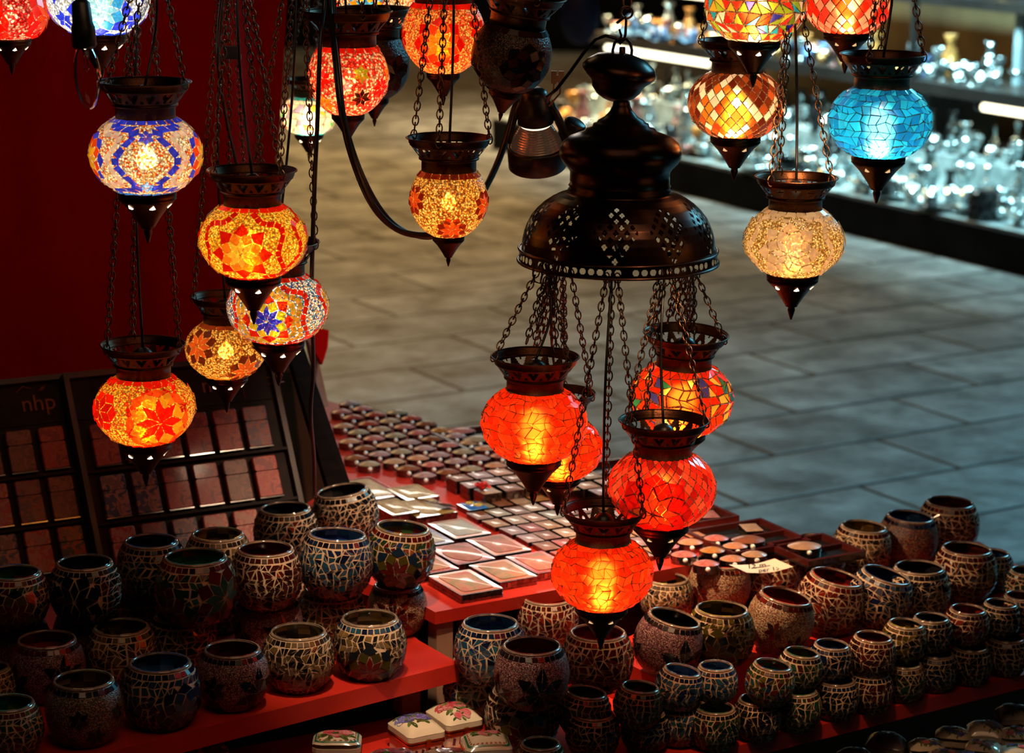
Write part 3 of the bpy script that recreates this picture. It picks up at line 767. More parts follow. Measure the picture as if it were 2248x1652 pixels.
lamp('red_low', 'lit round orange lamp with a red eight-pointed flower, lowest beside the curtain hem', 317, 895, 221, 2.80, b_E, bd_goldred, hook=(310, -160), chains=(1.1, 3.4, 5.2))
def b_F(mb, S, R):
    bands(mb, S, (0.22, 0.015, 0.004), bot=False)
    for q, u in ((0.62, -1.05), (0.55, 1.1), (0.24, 0.10), (0.55, 3.1)):
        star(mb, S, S.L*q, u, R*0.42, [(0.75, 0.10, 0.012), (0.22, 0.012, 0.004)], shrink=0.94)
lamp('amber_round', 'lit round amber beaded lamp with dark red stars hanging before the looped cable', 985, 437, 172, 2.78, b_F, bd_amber, round_=True, hook=(990, -300), power=0.22, chains=(1.45, -0.25, 4.2), holes=2)
def b_G(mb, S, R):
    bands(mb, S, RED, bot=False)
    star(mb, S, S.L*0.50, -0.12, R*0.66, [(0.95, 0.5, 0.02), (0.95, 0.10, 0.01), DRED], spike=1.15)
    for q, u in ((0.68, 0.95), (0.40, 1.15), (0.55, -1.35), (0.5, 2.4), (0.5, -2.4)): star(mb, S, S.L*q, u, R*0.36, [DRED], n=6)
lamp('orange_round', 'lit round orange-red lamp with yellow starburst hanging above the amber round lamp', 974, 73, 182, 2.92, b_G, bd_orange, round_=True, power=0.28, holes=2)
def b_H(mb, S, R):
    bands(mb, S, RED, bot=False)
    for q, u, cc, n, k in ((0.66, 0.33, (0.42, 0.62, 0.02), 6, 0.24), (0.36, 0.36, (0.03, 0.004, 0.002), 7, 0.26), (0.26, -0.75, YEL, 7, 0.30), (0.52, -0.12, (0.95, 0.75, 0.6), 6, 0.24), (0.45, -1.2, (0.03, 0.004, 0.002), 7, 0.25),
                        (0.60, -0.65, RED, 6, 0.26), (0.48, 0.95, RED, 8, 0.32), (0.62, 1.3, YEL, 6, 0.3), (0.40, 1.6, (0.02, 0.2, 0.7), 6, 0.3)):
        star(mb, S, S.L*q, u, R*k, [cc], n=n)
lamp('red_stars', 'lit red and pink speckled lamp scattered with small green, black and yellow stars', 764, 166, 178, 2.88, b_H, bd_salmon, round_=True, power=0.28, holes=2)
def b_I(mb, S, R):
    star(mb, S, S.L*0.5, 0.6, R*0.6, [(0.02, 0.006, 0.004), (0.05, 0.012, 0.006)])
lamp('brown_behind', 'unlit dark brown beaded lamp half hidden behind the red speckled lamp', 822, 142, 156, 3.10, b_I, bd_dark, tilekind='dark', round_=True)
def b_J(mb, S, R):
    bands(mb, S, (0.02, 0.25, 0.25), bcol=(0.03, 0.55, 0.65))
    shards(mb, S, 0.006, S.L-0.007, 0.0105, lambda q, u: jc(random.choice([(0.9, 0.75, 0.52)]*9+[(0.08, 0.5, 0.08), (0.6, 0.05, 0.02), (0.35, 0.3, 0.45), (0.8, 0.55, 0.05)]), 0.15), shrink=0.88, ptri=0.3)
lamp('cream_far', 'lit cream mosaic lamp with green and red chips and a turquoise lower rim', 678, 252, 122, 3.55, b_J, gr_pale, hook=(690, -80), power=0.3)
def b_K(mb, S, R):
    bands(mb, S, (0.04, 0.01, 0.005))
    star(mb, S, S.L*0.5, 0.42, R*0.70, [(0.012, 0.006, 0.006), (0.07, 0.012, 0.005), (0.015, 0.006, 0.005)], spike=1.15)
    star(mb, S, S.L*0.4, -1.3, R*0.5, [(0.03, 0.008, 0.005)])
lamp('brown_tilted', 'unlit dark brown lamp with a black star, tilted above the halogen spotlight', 1124, 118, 176, 2.84, b_K, bd_dark, tilekind='dark', round_=True, tilt=(0.10, 0.17), hook=(1168, -300))
def b_L(mb, S, R):
    star(mb, S, S.L*0.40, -0.25, R*0.55, [CYAN, YEL, (0.02, 0.3, 0.7)])
    for u in (-1.2, 1.0): star(mb, S, S.L*0.35, u, R*0.3, [RED], n=6)
lamp('cyan_star', 'lit speckled lamp with a cyan and yellow star, above the unlit brown lamp', 826, -22, 190, 3.20, b_L, bd_multi, round_=True, power=0.35, cord=False)
def b_1(mb, S, R):
    for q, u in ((0.42, -0.75), (0.45, 1.15), (0.5, 2.6)):
        star(mb, S, S.L*q, u, R*0.72, [(0.95, 0.16, 0.03), RED, (0.9, 0.03, 0.015)], spike=1.05)
lamp('pink_corner', 'lit pinkish red beaded lamp with a big orange flower in the corner', 22, 28, 168, 2.85, b_1, bd_pink, round_=False, power=0.25)
def b_2(mb, S, R):
    bands(mb, S, (0.02, 0.04, 0.75), bcol=(0.02, 0.08, 0.85)); m = S.L*0.42
    star(mb, S, m, 0.02, R*0.66, [(0.4, 0.9, 1.0), (0.05, 0.5, 0.95), BLUE], spike=1.2)
    for u in (-0.95, 0.95, -1.7, 1.7):
        star(mb, S, S.L*0.62, u, R*0.28, [BLUE], n=6); star(mb, S, S.L*0.28, u*0.85, R*0.24, [BLUE], n=6)
lamp('blue_top', 'lit blue and white mosaic lamp with a cyan star, behind the clear candle bulb', 216, -4, 228, 2.80, b_2, bd_white, power=0.45, lightcol=(0.85, 0.9, 1.0), bulb='c')
def b_M(mb, S, R):
    cs = [(0.85, 0.03, 0.01), (0.75, 0.02, 0.01), (0.03, 0.03, 0.28), (0.30, 0.38, 0.02), (0.02, 0.35, 0.42), (0.85, 0.42, 0.03), (0.9, 0.6, 0.4), (0.85, 0.10, 0.02)]
    band(mb, S, 0.0005, 0.006, 0.013, lambda: (0.9, 0.75, 0.45))
    shards(mb, S, 0.007, S.L-0.002, 0.0125, lambda q, u: jc(random.choice(cs), 0.2), jit=0.12, ptri=1.0, shrink=0.82)
lamp('rainbow', 'lit many-coloured lamp of small triangular chips hanging over the brown and white lamp', 1659, 12, 222, 2.68, b_M, gr_warm, power=0.22)
def b_N(mb, S, R):
    rhombs(mb, S, 0.003, S.L-0.003, 0.0145, lambda q, u: jc(random.choice([RED, (0.85, 0.03, 0.015), (0.9, 0.16, 0.09), (0.92, 0.30, 0.18)]), 0.2))
lamp('red_diamond', 'lit red lamp of pink and red diamond chips behind the turquoise lamp', 1861, 6, 192, 2.95, b_N, gr_redl, power=0.22, holes=1)
def b_O(mb, S, R):
    def cf(q, u):
        d = math.hypot((q-S.L*0.45), (u+0.25)*R)/R
        if abs(d-0.62) < 0.07 and random.random() < 0.6: return (0.95, 0.75, 0.5)
        if d < 0.55: return jc(random.choice([(0.85, 0.16, 0.012), (0.85, 0.26, 0.02), (0.6, 0.05, 0.008), (0.95, 0.70, 0.45)]), 0.2)
        return jc(random.choice([(0.10, 0.012, 0.005), (0.22, 0.03, 0.006), (0.5, 0.08, 0.012), (0.14, 0.014, 0.005), (0.95, 0.62, 0.40)]), 0.2)
    rhombs(mb, S, 0.002, S.L-0.002, 0.0135, cf, aspect=1.15)
lamp('brown_white', 'lit brown and amber diamond lamp with white chips below the many-coloured lamp', 1617, 227, 212, 2.86, b_O, gr_warm, hook=(1600, -160), power=0.26, holes=1, bulb_dz=-0.004)
def b_P(mb, S, R):
    shards(mb, S, 0.001, S.L-0.001, 0.0088, lambda q, u: jc(random.choice([(0.005, 0.22, 0.36), (0.008, 0.30, 0.44), (0.004, 0.15, 0.30), (0.015, 0.36, 0.46)]), 0.2), jit=0.26, ptri=0.25, shrink=0.90)
lamp('turquoise', 'lit turquoise blue crackle mosaic lamp hanging before the glassware stall', 1932, 266, 226, 2.62, b_P, gr_teal, hook=(1955, -260), power=0.42, lightcol=(0.75, 0.95, 1.0), bulb='c', chains=(1.35, 3.2, 5.95), holes=1)
def b_Q(mb, S, R):
    cr = (0.92, 0.66, 0.36); bands(mb, S, cr, bot=False); m = S.L*0.46
    star(mb, S, m, -0.10, R*0.66, [(0.95, 0.78, 0.5), cr, cr], spike=1.25, shrink=0.88)
    for u in (-0.10,): scallop(mb, S, m, u, R*0.88, cr, w=R*0.12, lobes=8, amp=0.08)
    for u in (1.9, -2.1, 3.0): star(mb, S, m, u, R*0.6, [cr, cr])
    for q in (0.86,): band(mb, S, S.L*q-0.004, S.L*q+0.003, 0.013, lambda: jc(cr, 0.15), shrink=0.6)
lamp('cream', 'lit cream and gold mosaic lamp with a white star, below the turquoise lamp', 1743, 529, 218, 2.66, b_Q, bd_cream, hook=(1742, -20), power=0.36, lightcol=(1.0, 0.74, 0.42), chains=(1.1, 3.6, 5.6))

# ------------------------------------------------------------------ chandelier
DC = 2.80; KC = FPX/DC
CH = P(1357, 560, DC)
def cp(rpx, ypx): return (rpx/KC, (560-ypx)/KC/0.985)
CHT = t = thing('chandelier_canopy', 'large dark bronze pierced dome fitting carrying five red lamps', 'light fitting', CH)
mb = MB(); mb.lathe([cp(r, y) for r, y in ((0, 226), (14, 226), (18, 228), (19, 236), (25, 248), (36, 260), (50, 268), (53, 273), (60, 275), (62, 282), (75, 286), (78, 292), (96, 298), (112, 304), (126, 316), (133, 332), (133, 344), (126, 358), (114, 370),
    (109, 378), (109, 404), (112, 408), (108, 412), (113, 417), (109, 421), (118, 425), (134, 429))], 96)
mb.obj('crown', BRONZE_D, t)
# dome with diamond patches of quatrefoil piercings
prof = [cp(r, y) for r, y in ((134, 429), (150, 437), (166, 448), (181, 462), (193, 477), (201, 492), (207, 508), (211, 526), (213, 545))]
SD = Surf(list(reversed(prof))); NU, NV = 720, 84; mb = MB(); NP = 10
for j in range(NV+1):
    r, z, _, _ = SD.at(SD.L*j/NV)
    for i in range(NU): a = 2*PI*i/NU; mb.v.append((r*sin(a), -r*cos(a), z))
cell = 0.0128
for j in range(NV):
    q = SD.L*(j+0.5)/NV; r = SD.at(q)[0]; v = q-SD.L*0.46
    for i in range(NU):
        a = 2*PI*(i+0.5)/NU; pa = ((a/(2*PI)*NP+0.62) % 1.0-0.5)*2*PI/NP; x = pa*r
        cut = False
        if abs(x)/0.0265+abs(v)/0.0400 < 1.0:
            s_, t_ = (x+v*0.78)/cell, (x-v*0.78)/cell
            ds, dt = s_-round(s_), t_-round(t_)
            X, Y = (ds+dt)*0.72, (ds-dt)*0.72
            cut = (min(math.hypot(abs(X)-0.20, Y), math.hypot(X, abs(Y)-0.20)) < 0.165)
        if cut: continue
        mb.f.append((j*NU+i, j*NU+(i+1) % NU, (j+1)*NU+(i+1) % NU, (j+1)*NU+i)); mb.m.append(0); mb.c.append((1, 1, 1)); mb.s.append(True)
mb.obj('dome', BRONZE_D, t)
# rim band with round holes
r0, r1 = 217/KC, 219/KC; z0, z1 = -12/KC, 14/KC; NU, NV = 1008, 16; NH = 72; mb = MB()
for j in range(NV+1):
    for i in range(NU): a = 2*PI*i/NU; rr = r0+(r1-r0)*(1-j/NV); mb.v.append((rr*sin(a), -rr*cos(a), z0+(z1-z0)*j/NV))
for j in range(NV):
    zz = z0+(z1-z0)*(j+0.5)/NV
    for i in range(NU):
        a = 2*PI*(i+0.5)/NU; x = (((a/(2*PI)*NH) % 1.0)-0.5)*2*PI*r0/NH
        if int(a/(2*PI)*NH) % 12 != 0 and math.hypot(x, zz-0.0005) < 0.0037: continue
        mb.f.append((j*NU+i, j*NU+(i+1) % NU, (j+1)*NU+(i+1) % NU, (j+1)*NU+i)); mb.m.append(0); mb.c.append((1, 1, 1)); mb.s.append(True)
mb.lathe(bead_ring(r1+0.0005, z0, 0.0018), 96); mb.lathe(bead_ring(r0+0.0006, z1, 0.0016), 96); mb.lathe([(213/KC, z1+0.0005), (r0, z1+0.0005)], 96)
mb.obj('rim_band', BRONZE_D, t)
mb = MB(); mb.tube([(-0.8*213/KC, 0, 0.002), (0.8*213/KC, 0, 0.002)], 0.003, 8); mb.tube([(0, -0.8*213/KC, 0.003), (0, 0.8*213/KC, 0.003)], 0.003, 8); mb.obj('cross_bar', BRONZE_D, t)
# ceiling cup above the crown, tilted on the flex
cupc = P(1357, 170, DC)-CH
Mc = Matrix.Translation(cupc) @ Matrix.Rotation(0.15, 4, 'Y') @ Matrix.Rotation(0.06, 4, 'X')
mb = MB(); mb.lathe([(r/KC, (170-y)/KC) for r, y in ((0, 117), (30, 119), (55, 126), (74, 140), (82, 152), (81, 160), (74, 169), (63, 178), (57, 186), (54, 196), (42, 210), (26, 219), (12, 223), (0, 224))], 64, M=Mc)
mb.obj('ceiling_cup', BRONZE_D, t)
mb = MB(); top = P(1366, 118, DC)-CH
mb.tube([top+Vector((x/KC, 0, z/KC)) for x, z in ((-20, -12), (-21, 8), (-17, 24), (-8, 32), (8, 32), (17, 24), (21, 8), (20, -12))], 0.0018, 8)
mb.lathe([(7/KC, -6/KC), (7/KC, 14/KC), (5/KC, 15/KC), (0, 15/KC)], 16, M=Matrix.Translation(top)); mb.obj('hanging_loop', BRONZE_D, t)
mb = MB(); b = top+Vector((0, 0, 32/KC))
mb.tube([b+Vector((x/KC, 0, z/KC)) for x, z in ((-4, -8), (3, -2), (6, 10), (7, 40), (5, 48), (-2, 44), (-14, 34))], 0.0017, 8)
mb.tube([b+Vector((x/KC, 0, z/KC)) for x, z in ((-6, -4), (-3, 8), (-8, 22))], 0.0014, 8); mb.obj('hook', BRONZE_D, t)
mb = MB(); rc = b+Vector((8/KC, 0, 58/KC)); mb.tube([rc+Vector((13/KC*sin(2*PI*k/16), 0, 13/KC*cos(2*PI*k/16))) for k in range(16)], 0.0014, 7, closed=True)
chain_mb(mb, rc+Vector((0, 0, 12/KC)), Vector((rc.x, rc.y, 1.652-CH.z)), pitch=0.012, lng=0.0085, wid=0.0048, wire=0.0011); mb.obj('chain', CHAINM, t)
mb = MB(); mb.tube([P(x, y, DC+d)-CH for x, y, d in ((1364, 96, 0), (1352, 84, 0), (1330, 78, 0), (1308, 86, 0.01), (1280, 118, 0.015), (1250, 160, 0.02), (1222, 196, 0.03), (1200, 214, 0.035))], 0.0021, 8); mb.obj('cord', BLACK, t)

grp = 'red lamps of the chandelier'
def rim_hook(dx, dd): return (CH.x+dx/KC, CH.y+dd, CH.z-0.004)
def crk(cs, w=0.0086, **k):
    return lambda mb, S, R: shards(mb, S, 0.001, S.L-0.001, w, lambda q, u: jc(random.choice(cs), 0.18), jit=0.33, ptri=0.3, shrink=0.93, **k)
rc_ = [(0.86, 0.030, 0.003), (0.84, 0.042, 0.004), (0.86, 0.022, 0.002), (0.74, 0.016, 0.002)]
lamp('ch1', 'lit plain red crackle lamp on the left of the chandelier, overlapping a second one', 1173, 928, 232, 2.72, crk(rc_), gr_red, hook=rim_hook(-160, -0.045), group=grp, power=0.34, chains=(-1.5, 0.9, 2.6), holes=2)
lamp('ch2', 'lit plain red crackle lamp half hidden behind another red lamp of the chandelier', 1226, 982, 192, 2.93, crk(rc_), gr_red, hook=rim_hook(-120, 0.06), group=grp, power=0.30, chains=(1.2, 3.0, 5.0), holes=1)
def b_R3(mb, S, R):
    shards(mb, S, 0.001, S.L-0.001, 0.0125, lambda q, u: jc(random.choice(rc_*3+[(0.05, 0.04, 0.15), (0.55, 0.30, 0.02), (0.03, 0.2, 0.06), (0.75, 0.4, 0.05), (0.02, 0.12, 0.14)]), 0.18), jit=0.3, ptri=0.35, shrink=0.86)
lamp('ch3', 'lit red chandelier lamp flecked with yellow, blue and green chips', 1496, 872, 225, 2.92, b_R3, gr_redl, hook=rim_hook(148, 0.06), group=grp, power=0.28, chains=(1.25, 3.1, 5.1), holes=1, tilt=(0.05, 0.04))
def b_R4(mb, S, R):
    star(mb, S, S.L*0.38, -0.15, R*0.75, [(0.95, 0.10, 0.012), RED, (0.7, 0.015, 0.005)], spike=1.1)
    rhombs(mb, S, 0.002, S.L-0.002, 0.0128, lambda q, u: jc(random.choice([RED, (0.75, 0.012, 0.006), (0.9, 0.06, 0.02), (0.42, 0.006, 0.004), (0.92, 0.035, 0.01)]), 0.22), aspect=1.1, shrink=0.88)
lamp('ch4', 'lit red diamond-chip lamp at the front of the chandelier, below the flecked one', 1453, 1070, 236, 2.70, b_R4, gr_redl, hook=rim_hook(95, -0.07), group=grp, power=0.30, chains=(1.5, 3.6, 5.2), holes=1)
lamp('ch5', 'lit plain red crackle lamp hanging lowest, just above the mosaic jars', 1322, 1256, 222, 2.66, crk(rc_), gr_red, hook=rim_hook(-20, -0.10), group=grp, power=0.36, chains=(1.35, 3.1, 4.9), holes=1)

# spare lengths of chain bunched under the rim
for x0, y0, x1, y1, d0, d1 in ((1196, 604, 1156, 752, 2.72, 2.75), (1206, 606, 1172, 758, 2.74, 2.77), (1212, 606, 1190, 744, 2.77, 2.80), (1222, 604, 1212, 752, 2.78, 2.82), (1234, 600, 1240, 745, 2.80, 2.85), (1200, 610, 1182, 706, 2.72, 2.73),
                              (1484, 604, 1466, 706, 2.80, 2.84), (1496, 604, 1488, 716, 2.82, 2.86), (1510, 602, 1502, 742, 2.84, 2.88), (1522, 600, 1524, 744, 2.84, 2.88), (1500, 606, 1478, 690, 2.80, 2.82), (1516, 604, 1514, 722, 2.82, 2.86)):
    mb = MB(); chain_mb(mb, P(x0, y0, d0)-CH, P(x1, y1, d1)-CH, sag=0.0); mb.obj('chain', CHAINM, CHT)
mb = MB(); mb.tube([P(x, y, 2.70)-CH for x, y in ((1172, 578), (1170, 600), (1174, 618), (1186, 622), (1190, 604), (1188, 580))], 0.0012, 6); mb.obj('wire_hook', BRONZE_D, CHT)
# ------------------------------------------------------------------ halogen spotlight
SPC = P(1178, 320, 2.98)
t = thing('spotlight', 'black halogen spotlight with a clear ribbed reflector beside the bronze dome', 'lamp', SPC, rot=Euler((0.30, -0.06, 0)))
K2 = FPX/2.98
def sp_(r, y): return (r/K2, (320-y)/K2)
mb = MB(); mb.lathe([sp_(r, y) for r, y in ((0, 185), (20, 187), (27, 192), (30, 205), (36, 225), (40, 262), (36, 264), (0, 264))], 40); mb.obj('housing', BLACK, t)
mt, nt, out = new_mat('ribbed_glass_reflector'); b = principled(nt, out, **{'Base Color': (0.42, 0.30, 0.24, 1), 'Roughness': 0.12, 'Metallic': 0.85}); 
tc = nd(nt, 'TexCoord'); wv = nd(nt, 'TexWave', Scale=110.0, bands_direction='Z'); nt.links.new(tc.outputs['Object'], wv.inputs[0]); bp_n = nd(nt, 'Bump', Strength=0.7, Distance=0.001); nt.links.new(wv.outputs[1], bp_n.inputs['Height']); nt.links.new(bp_n.outputs[0], b.inputs['Normal'])
b.inputs['Emission Color'].default_value = (1.0, 0.55, 0.3, 1); b.inputs['Emission Strength'].default_value = 0.03
mb = MB(); mb.lathe([sp_(r, y) for r, y in ((33, 268), (38, 276), (46, 290), (53, 304), (58, 318), (60, 326))], 56); rf = mb.obj('reflector', mt, t)
mb = MB(); mb.lathe([sp_(r, y) for r, y in ((18, 256), (30, 262), (34, 268), (32, 272), (24, 270))], 32); mb.obj('lamp_collar', mat_emit('hot_lamp_neck', (1.0, 0.8, 0.6), 1.6, False), rf)
mb = MB(); mb.lathe([sp_(r, y) for r, y in ((58, 318), (63, 317), (65, 325), (64, 368), (61, 371), (58, 366), (58, 318))], 56); mb.obj('ring', BLACK, t)
mb = MB(); mb.box(-0.004, 0.004, -0.008, 0.008, -0.001, 0.001)
mb = MB(); mb.tube([(30/K2, 0, 105/K2), (44/K2, 0, 75/K2), (66/K2, 0, 20/K2), (72/K2, 0, -8/K2)], 0.006, 8); mb.tube([(-30/K2, 0, 105/K2), (-42/K2, 0, 75/K2), (-60/K2, 0, 10/K2)], 0.003, 8); mb.obj('bracket', BLACK, t)
mb = MB(); mb.lathe([(22/K2, 0), (25/K2, 8/K2), (25/K2, 46/K2), (20/K2, 50/K2), (0, 50/K2)], 24, M=Matrix.Translation((66/K2, 0.01, 2/K2)) @ Matrix.Rotation(0.5, 4, 'Y'), capb=True); mb.obj('knuckle', BLACK, t)
t = thing('cable_connector', 'small pale plastic terminal block on the wire above the halogen spotlight', 'connector', P(1224, 172, 2.86))
TERM = mat_noise('pale_plastic', (0.42, 0.22, 0.14), (0.5, 0.28, 0.18), 60, 0.5)
mb = MB()
for x in (-0.0045, 0.0045): mb.box(x-0.0032, x+0.0032, -0.004, 0.004, -0.006, 0.009)
mb.box(-0.005, 0.005, -0.003, 0.003, -0.004, 0.004); mb.obj('block', TERM, t)
mb = MB(); mb.tube([(-0.004, 0, -0.006), (-0.005, 0, -0.016), (-0.012, 0.002, -0.030)], 0.0011, 6); mb.tube([(0.004, 0, -0.006), (0.003, 0, -0.018), (-0.010, 0.002, -0.034)], 0.0011, 6); mb.obj('wire', mat_noise('copper_wire', (0.3, 0.12, 0.06), (0.4, 0.18, 0.08), 90, 0.4, 0.6), t)

# ------------------------------------------------------------------ clear candle bulb on a dark holder
BC = P(190, 150, 2.52); kb = FPX/2.52
t = thing('candle_bulb', 'unlit clear candle bulb in a black holder before the blue and white lamp', 'bulb', BC, rot=Euler((0, -0.06, 0)))
mt, nt, out = new_mat('clear_bulb_glass'); L = nt.links.new
gl = nd(nt, 'BsdfGlossy', Roughness=0.03); tp = nd(nt, 'BsdfTransparent'); fr = nd(nt, 'LayerWeight', Blend=0.24); mx = nd(nt, 'MixShader')
L(fr.outputs['Fresnel'], mx.inputs[0]); L(tp.outputs[0], mx.inputs[1]); L(gl.outputs[0], mx.inputs[2]); L(mx.outputs[0], out.inputs[0]); tp.inputs[0].default_value = (0.92, 0.88, 0.86, 1)
mb = MB(); mb.lathe([(r/kb, (150-y)/kb) for r, y in ((16, 104), (20, 112), (26, 128), (30, 150), (31, 170), (28, 195), (21, 218), (12, 234), (4, 240), (0, 241))], 32); mb.obj('glass_envelope', mt, t)
mb = MB(); mb.tube([(x/kb, 0, (150-y)/kb) for x, y in ((-3, 104), (-4, 140), (-6, 150))], 0.0006, 5); mb.tube([(x/kb, 0, (150-y)/kb) for x, y in ((3, 104), (4, 140), (6, 150))], 0.0006, 5); mb.tube([(x/kb, 0, (150-y)/kb) for x, y in ((-6, 150), (0, 158), (6, 150))], 0.0004, 5); mb.obj('filament', STEEL, t)
mb = MB(); mb.lathe([(r/kb, (150-y)/kb) for r, y in ((0, 106), (23, 106), (27, 100), (26, 60), (22, 50), (20, 8), (14, 2), (5, -2), (0, -2))], 28); mb.obj('holder', BLACK, t)
mb = MB(); mb.tube([(0, 0, 152/kb), (0.004, 0, 0.12), (0.002, 0.01, 1.652-BC.z)], 0.0017, 7); mb.obj('cord', BLACK, t)

# ------------------------------------------------------------------ loose cables
def spline(pts, n=8):
    pts = [Vector(p) for p in pts]; out = []
    for i in range(len(pts)-1):
        p0 = pts[max(i-1, 0)]; p1 = pts[i]; p2 = pts[i+1]; p3 = pts[min(i+2, len(pts)-1)]
        for k in range(n):
            s = k/n; out.append(0.5*((2*p1)+(p2-p0)*s+(2*p0-5*p1+4*p2-p3)*s*s+(3*p1-p0-3*p2+p3)*s**3))
    out.append(pts[-1]); return out
def cable(pts, r, label, name='cable', D=2.9):
    p = [P(x, y, d) for x, y, d in pts]; mb = MB(); mb.tube(spline(p), r, 9); tag(mb.obj(name, BLACK), label, 'cable')
cable([(722, -110, 2.84), (724, 20, 2.82), (735, 110, 2.78), (748, 230, 2.76), (770, 335, 2.78), (812, 440, 2.82), (862, 497, 2.86), (920, 516, 2.88), (985, 505, 2.90), (1040, 455, 2.95), (1084, 375, 3.0), (1112, 300, 3.02), (1130, 235, 3.02), (1150, 205, 3.0)], 0.0040, 'thick black cable hanging in a wide loop behind the round amber lamp')
cable([(732, -110, 2.86), (734, 40, 2.86), (745, 160, 2.80), (756, 260, 2.79), (790, 372, 2.81), (838, 462, 2.86), (890, 508, 2.89), (950, 520, 2.90), (1010, 488, 2.95), (1064, 418, 3.0), (1100, 345, 3.04), (1122, 270, 3.04), (1146, 225, 3.02)], 0.0030, 'thinner black cable running beside the thick looped one')
cable([(716, -110, 2.80), (712, 10, 2.80), (703, 90, 2.78), (697, 260, 2.78), (690, 420, 2.80), (684, 640, 2.86), (688, 800, 2.95), (682, 905, 3.0), (689, 1000, 3.1), (691, 1090, 3.2)], 0.0027, 'long black cord dropping straight down past the cream lamp to the easel')
cable([(500, -110, 2.9), (480, 40, 2.92), (478, 130, 2.92), (495, 250, 2.94), (515, 340, 2.94), (530, 420, 2.95)], 0.0020, 'thin black flex bending down before the curtain behind the starburst lamp')
t = thing('cable_connector', 'small black cable clamp on the flex before the curtain', 'connector', P(508, 112, 2.92))
mb = MB(); mb.box(-0.009, 0.009, -0.005, 0.005, -0.006, 0.006); mb.obj('block', BLACK, t); mb = MB(); mb.box(-0.012, 0.012, -0.003, 0.003, -0.010, -0.004); mb.obj('clip', BLACK, t)
# ------------------------------------------------------------------ mosaic candle holders
DK = {
 'blue': [(0.010, 0.022, 0.085), (0.012, 0.05, 0.10), (0.02, 0.08, 0.12), (0.004, 0.008, 0.03), (0.06, 0.10, 0.16)],
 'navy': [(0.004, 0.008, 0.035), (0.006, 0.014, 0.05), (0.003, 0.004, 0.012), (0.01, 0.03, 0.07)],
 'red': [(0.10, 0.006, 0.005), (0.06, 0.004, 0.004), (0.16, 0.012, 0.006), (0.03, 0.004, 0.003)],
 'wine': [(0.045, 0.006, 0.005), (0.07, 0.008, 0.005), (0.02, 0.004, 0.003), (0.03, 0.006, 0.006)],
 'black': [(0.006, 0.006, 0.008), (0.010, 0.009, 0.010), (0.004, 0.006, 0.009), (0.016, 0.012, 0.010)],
 'green': [(0.012, 0.05, 0.022), (0.02, 0.035, 0.008), (0.006, 0.02, 0.012), (0.03, 0.05, 0.01), (0.05, 0.008, 0.005)],
 'amber': [(0.10, 0.055, 0.015), (0.05, 0.028, 0.010), (0.02, 0.013, 0.008), (0.14, 0.09, 0.035)],
 'clear': [(0.16, 0.11, 0.06), (0.09, 0.06, 0.035), (0.03, 0.022, 0.015), (0.20, 0.12, 0.04), (0.012, 0.010, 0.010)],
 'olive': [(0.07, 0.05, 0.006), (0.015, 0.012, 0.004), (0.11, 0.085, 0.012), (0.008, 0.007, 0.004)],
 'multi': [(0.10, 0.008, 0.005), (0.012, 0.06, 0.05), (0.012, 0.03, 0.10), (0.09, 0.07, 0.01), (0.02, 0.05, 0.015)],
 'teal': [(0.012, 0.07, 0.055), (0.02, 0.10, 0.07), (0.008, 0.03, 0.03), (0.10, 0.02, 0.01), (0.05, 0.07, 0.012)],
}
BP = {'pink': mat_beads('pink_granules', ((0.55, 0.25, 0.20), (0.40, 0.13, 0.14), (0.62, 0.42, 0.30), (0.25, 0.07, 0.07), (0.45, 0.22, 0.26)), False, size=0.0016, dark=0.18),
      'cream': mat_beads('cream_granules', ((0.62, 0.42, 0.24), (0.5, 0.28, 0.14), (0.66, 0.5, 0.32), (0.3, 0.05, 0.03), (0.45, 0.3, 0.18)), False, size=0.0016, dark=0.22),
      'mauve': mat_beads('mauve_granules', ((0.40, 0.20, 0.20), (0.30, 0.12, 0.15), (0.48, 0.30, 0.25), (0.18, 0.06, 0.08)), False, size=0.0016, dark=0.2),
      'rust': mat_beads('rust_granules', ((0.34, 0.13, 0.06), (0.22, 0.05, 0.03), (0.42, 0.22, 0.12), (0.10, 0.08, 0.10)), False, size=0.0016, dark=0.2),
      'speck': mat_beads('speckled_granules', ((0.42, 0.30, 0.22), (0.30, 0.05, 0.03), (0.16, 0.18, 0.14), (0.5, 0.38, 0.26), (0.30, 0.20, 0.12)), False, size=0.0016, dark=0.2)}
def mat_inner():
    mt, nt, out = new_mat('jar_inside_glass'); L = nt.links.new
    at = nd(nt, 'VertexColor', layer_name='Col'); b = principled(nt, out, **{'Roughness': 0.12, 'Specular IOR Level': 0.4}); L(at.outputs[0], b.inputs['Base Color'])
    tr = nd(nt, 'BsdfTranslucent'); L(at.outputs[0], tr.inputs[0]); mx = nd(nt, 'MixShader', Fac=0.4); L(b.outputs[0], mx.inputs[1]); L(tr.outputs[0], mx.inputs[2]); L(mx.outputs[0], out.inputs[0]); return mt
INNER = mat_inner()
def jar_profile(R):
    a0, a1 = -0.98, 0.78; top = 0.86+0.97*sin(a1); bot = 0.86+0.97*sin(a0); pts = [(0.50*R, 0.0)]
    for k in range(23):
        a = a0+(a1-a0)*k/22; pts.append((R*cos(a)**0.82, R*1.60*(0.86+0.97*sin(a)-bot+0.02)/(top-bot+0.02)))
    return pts
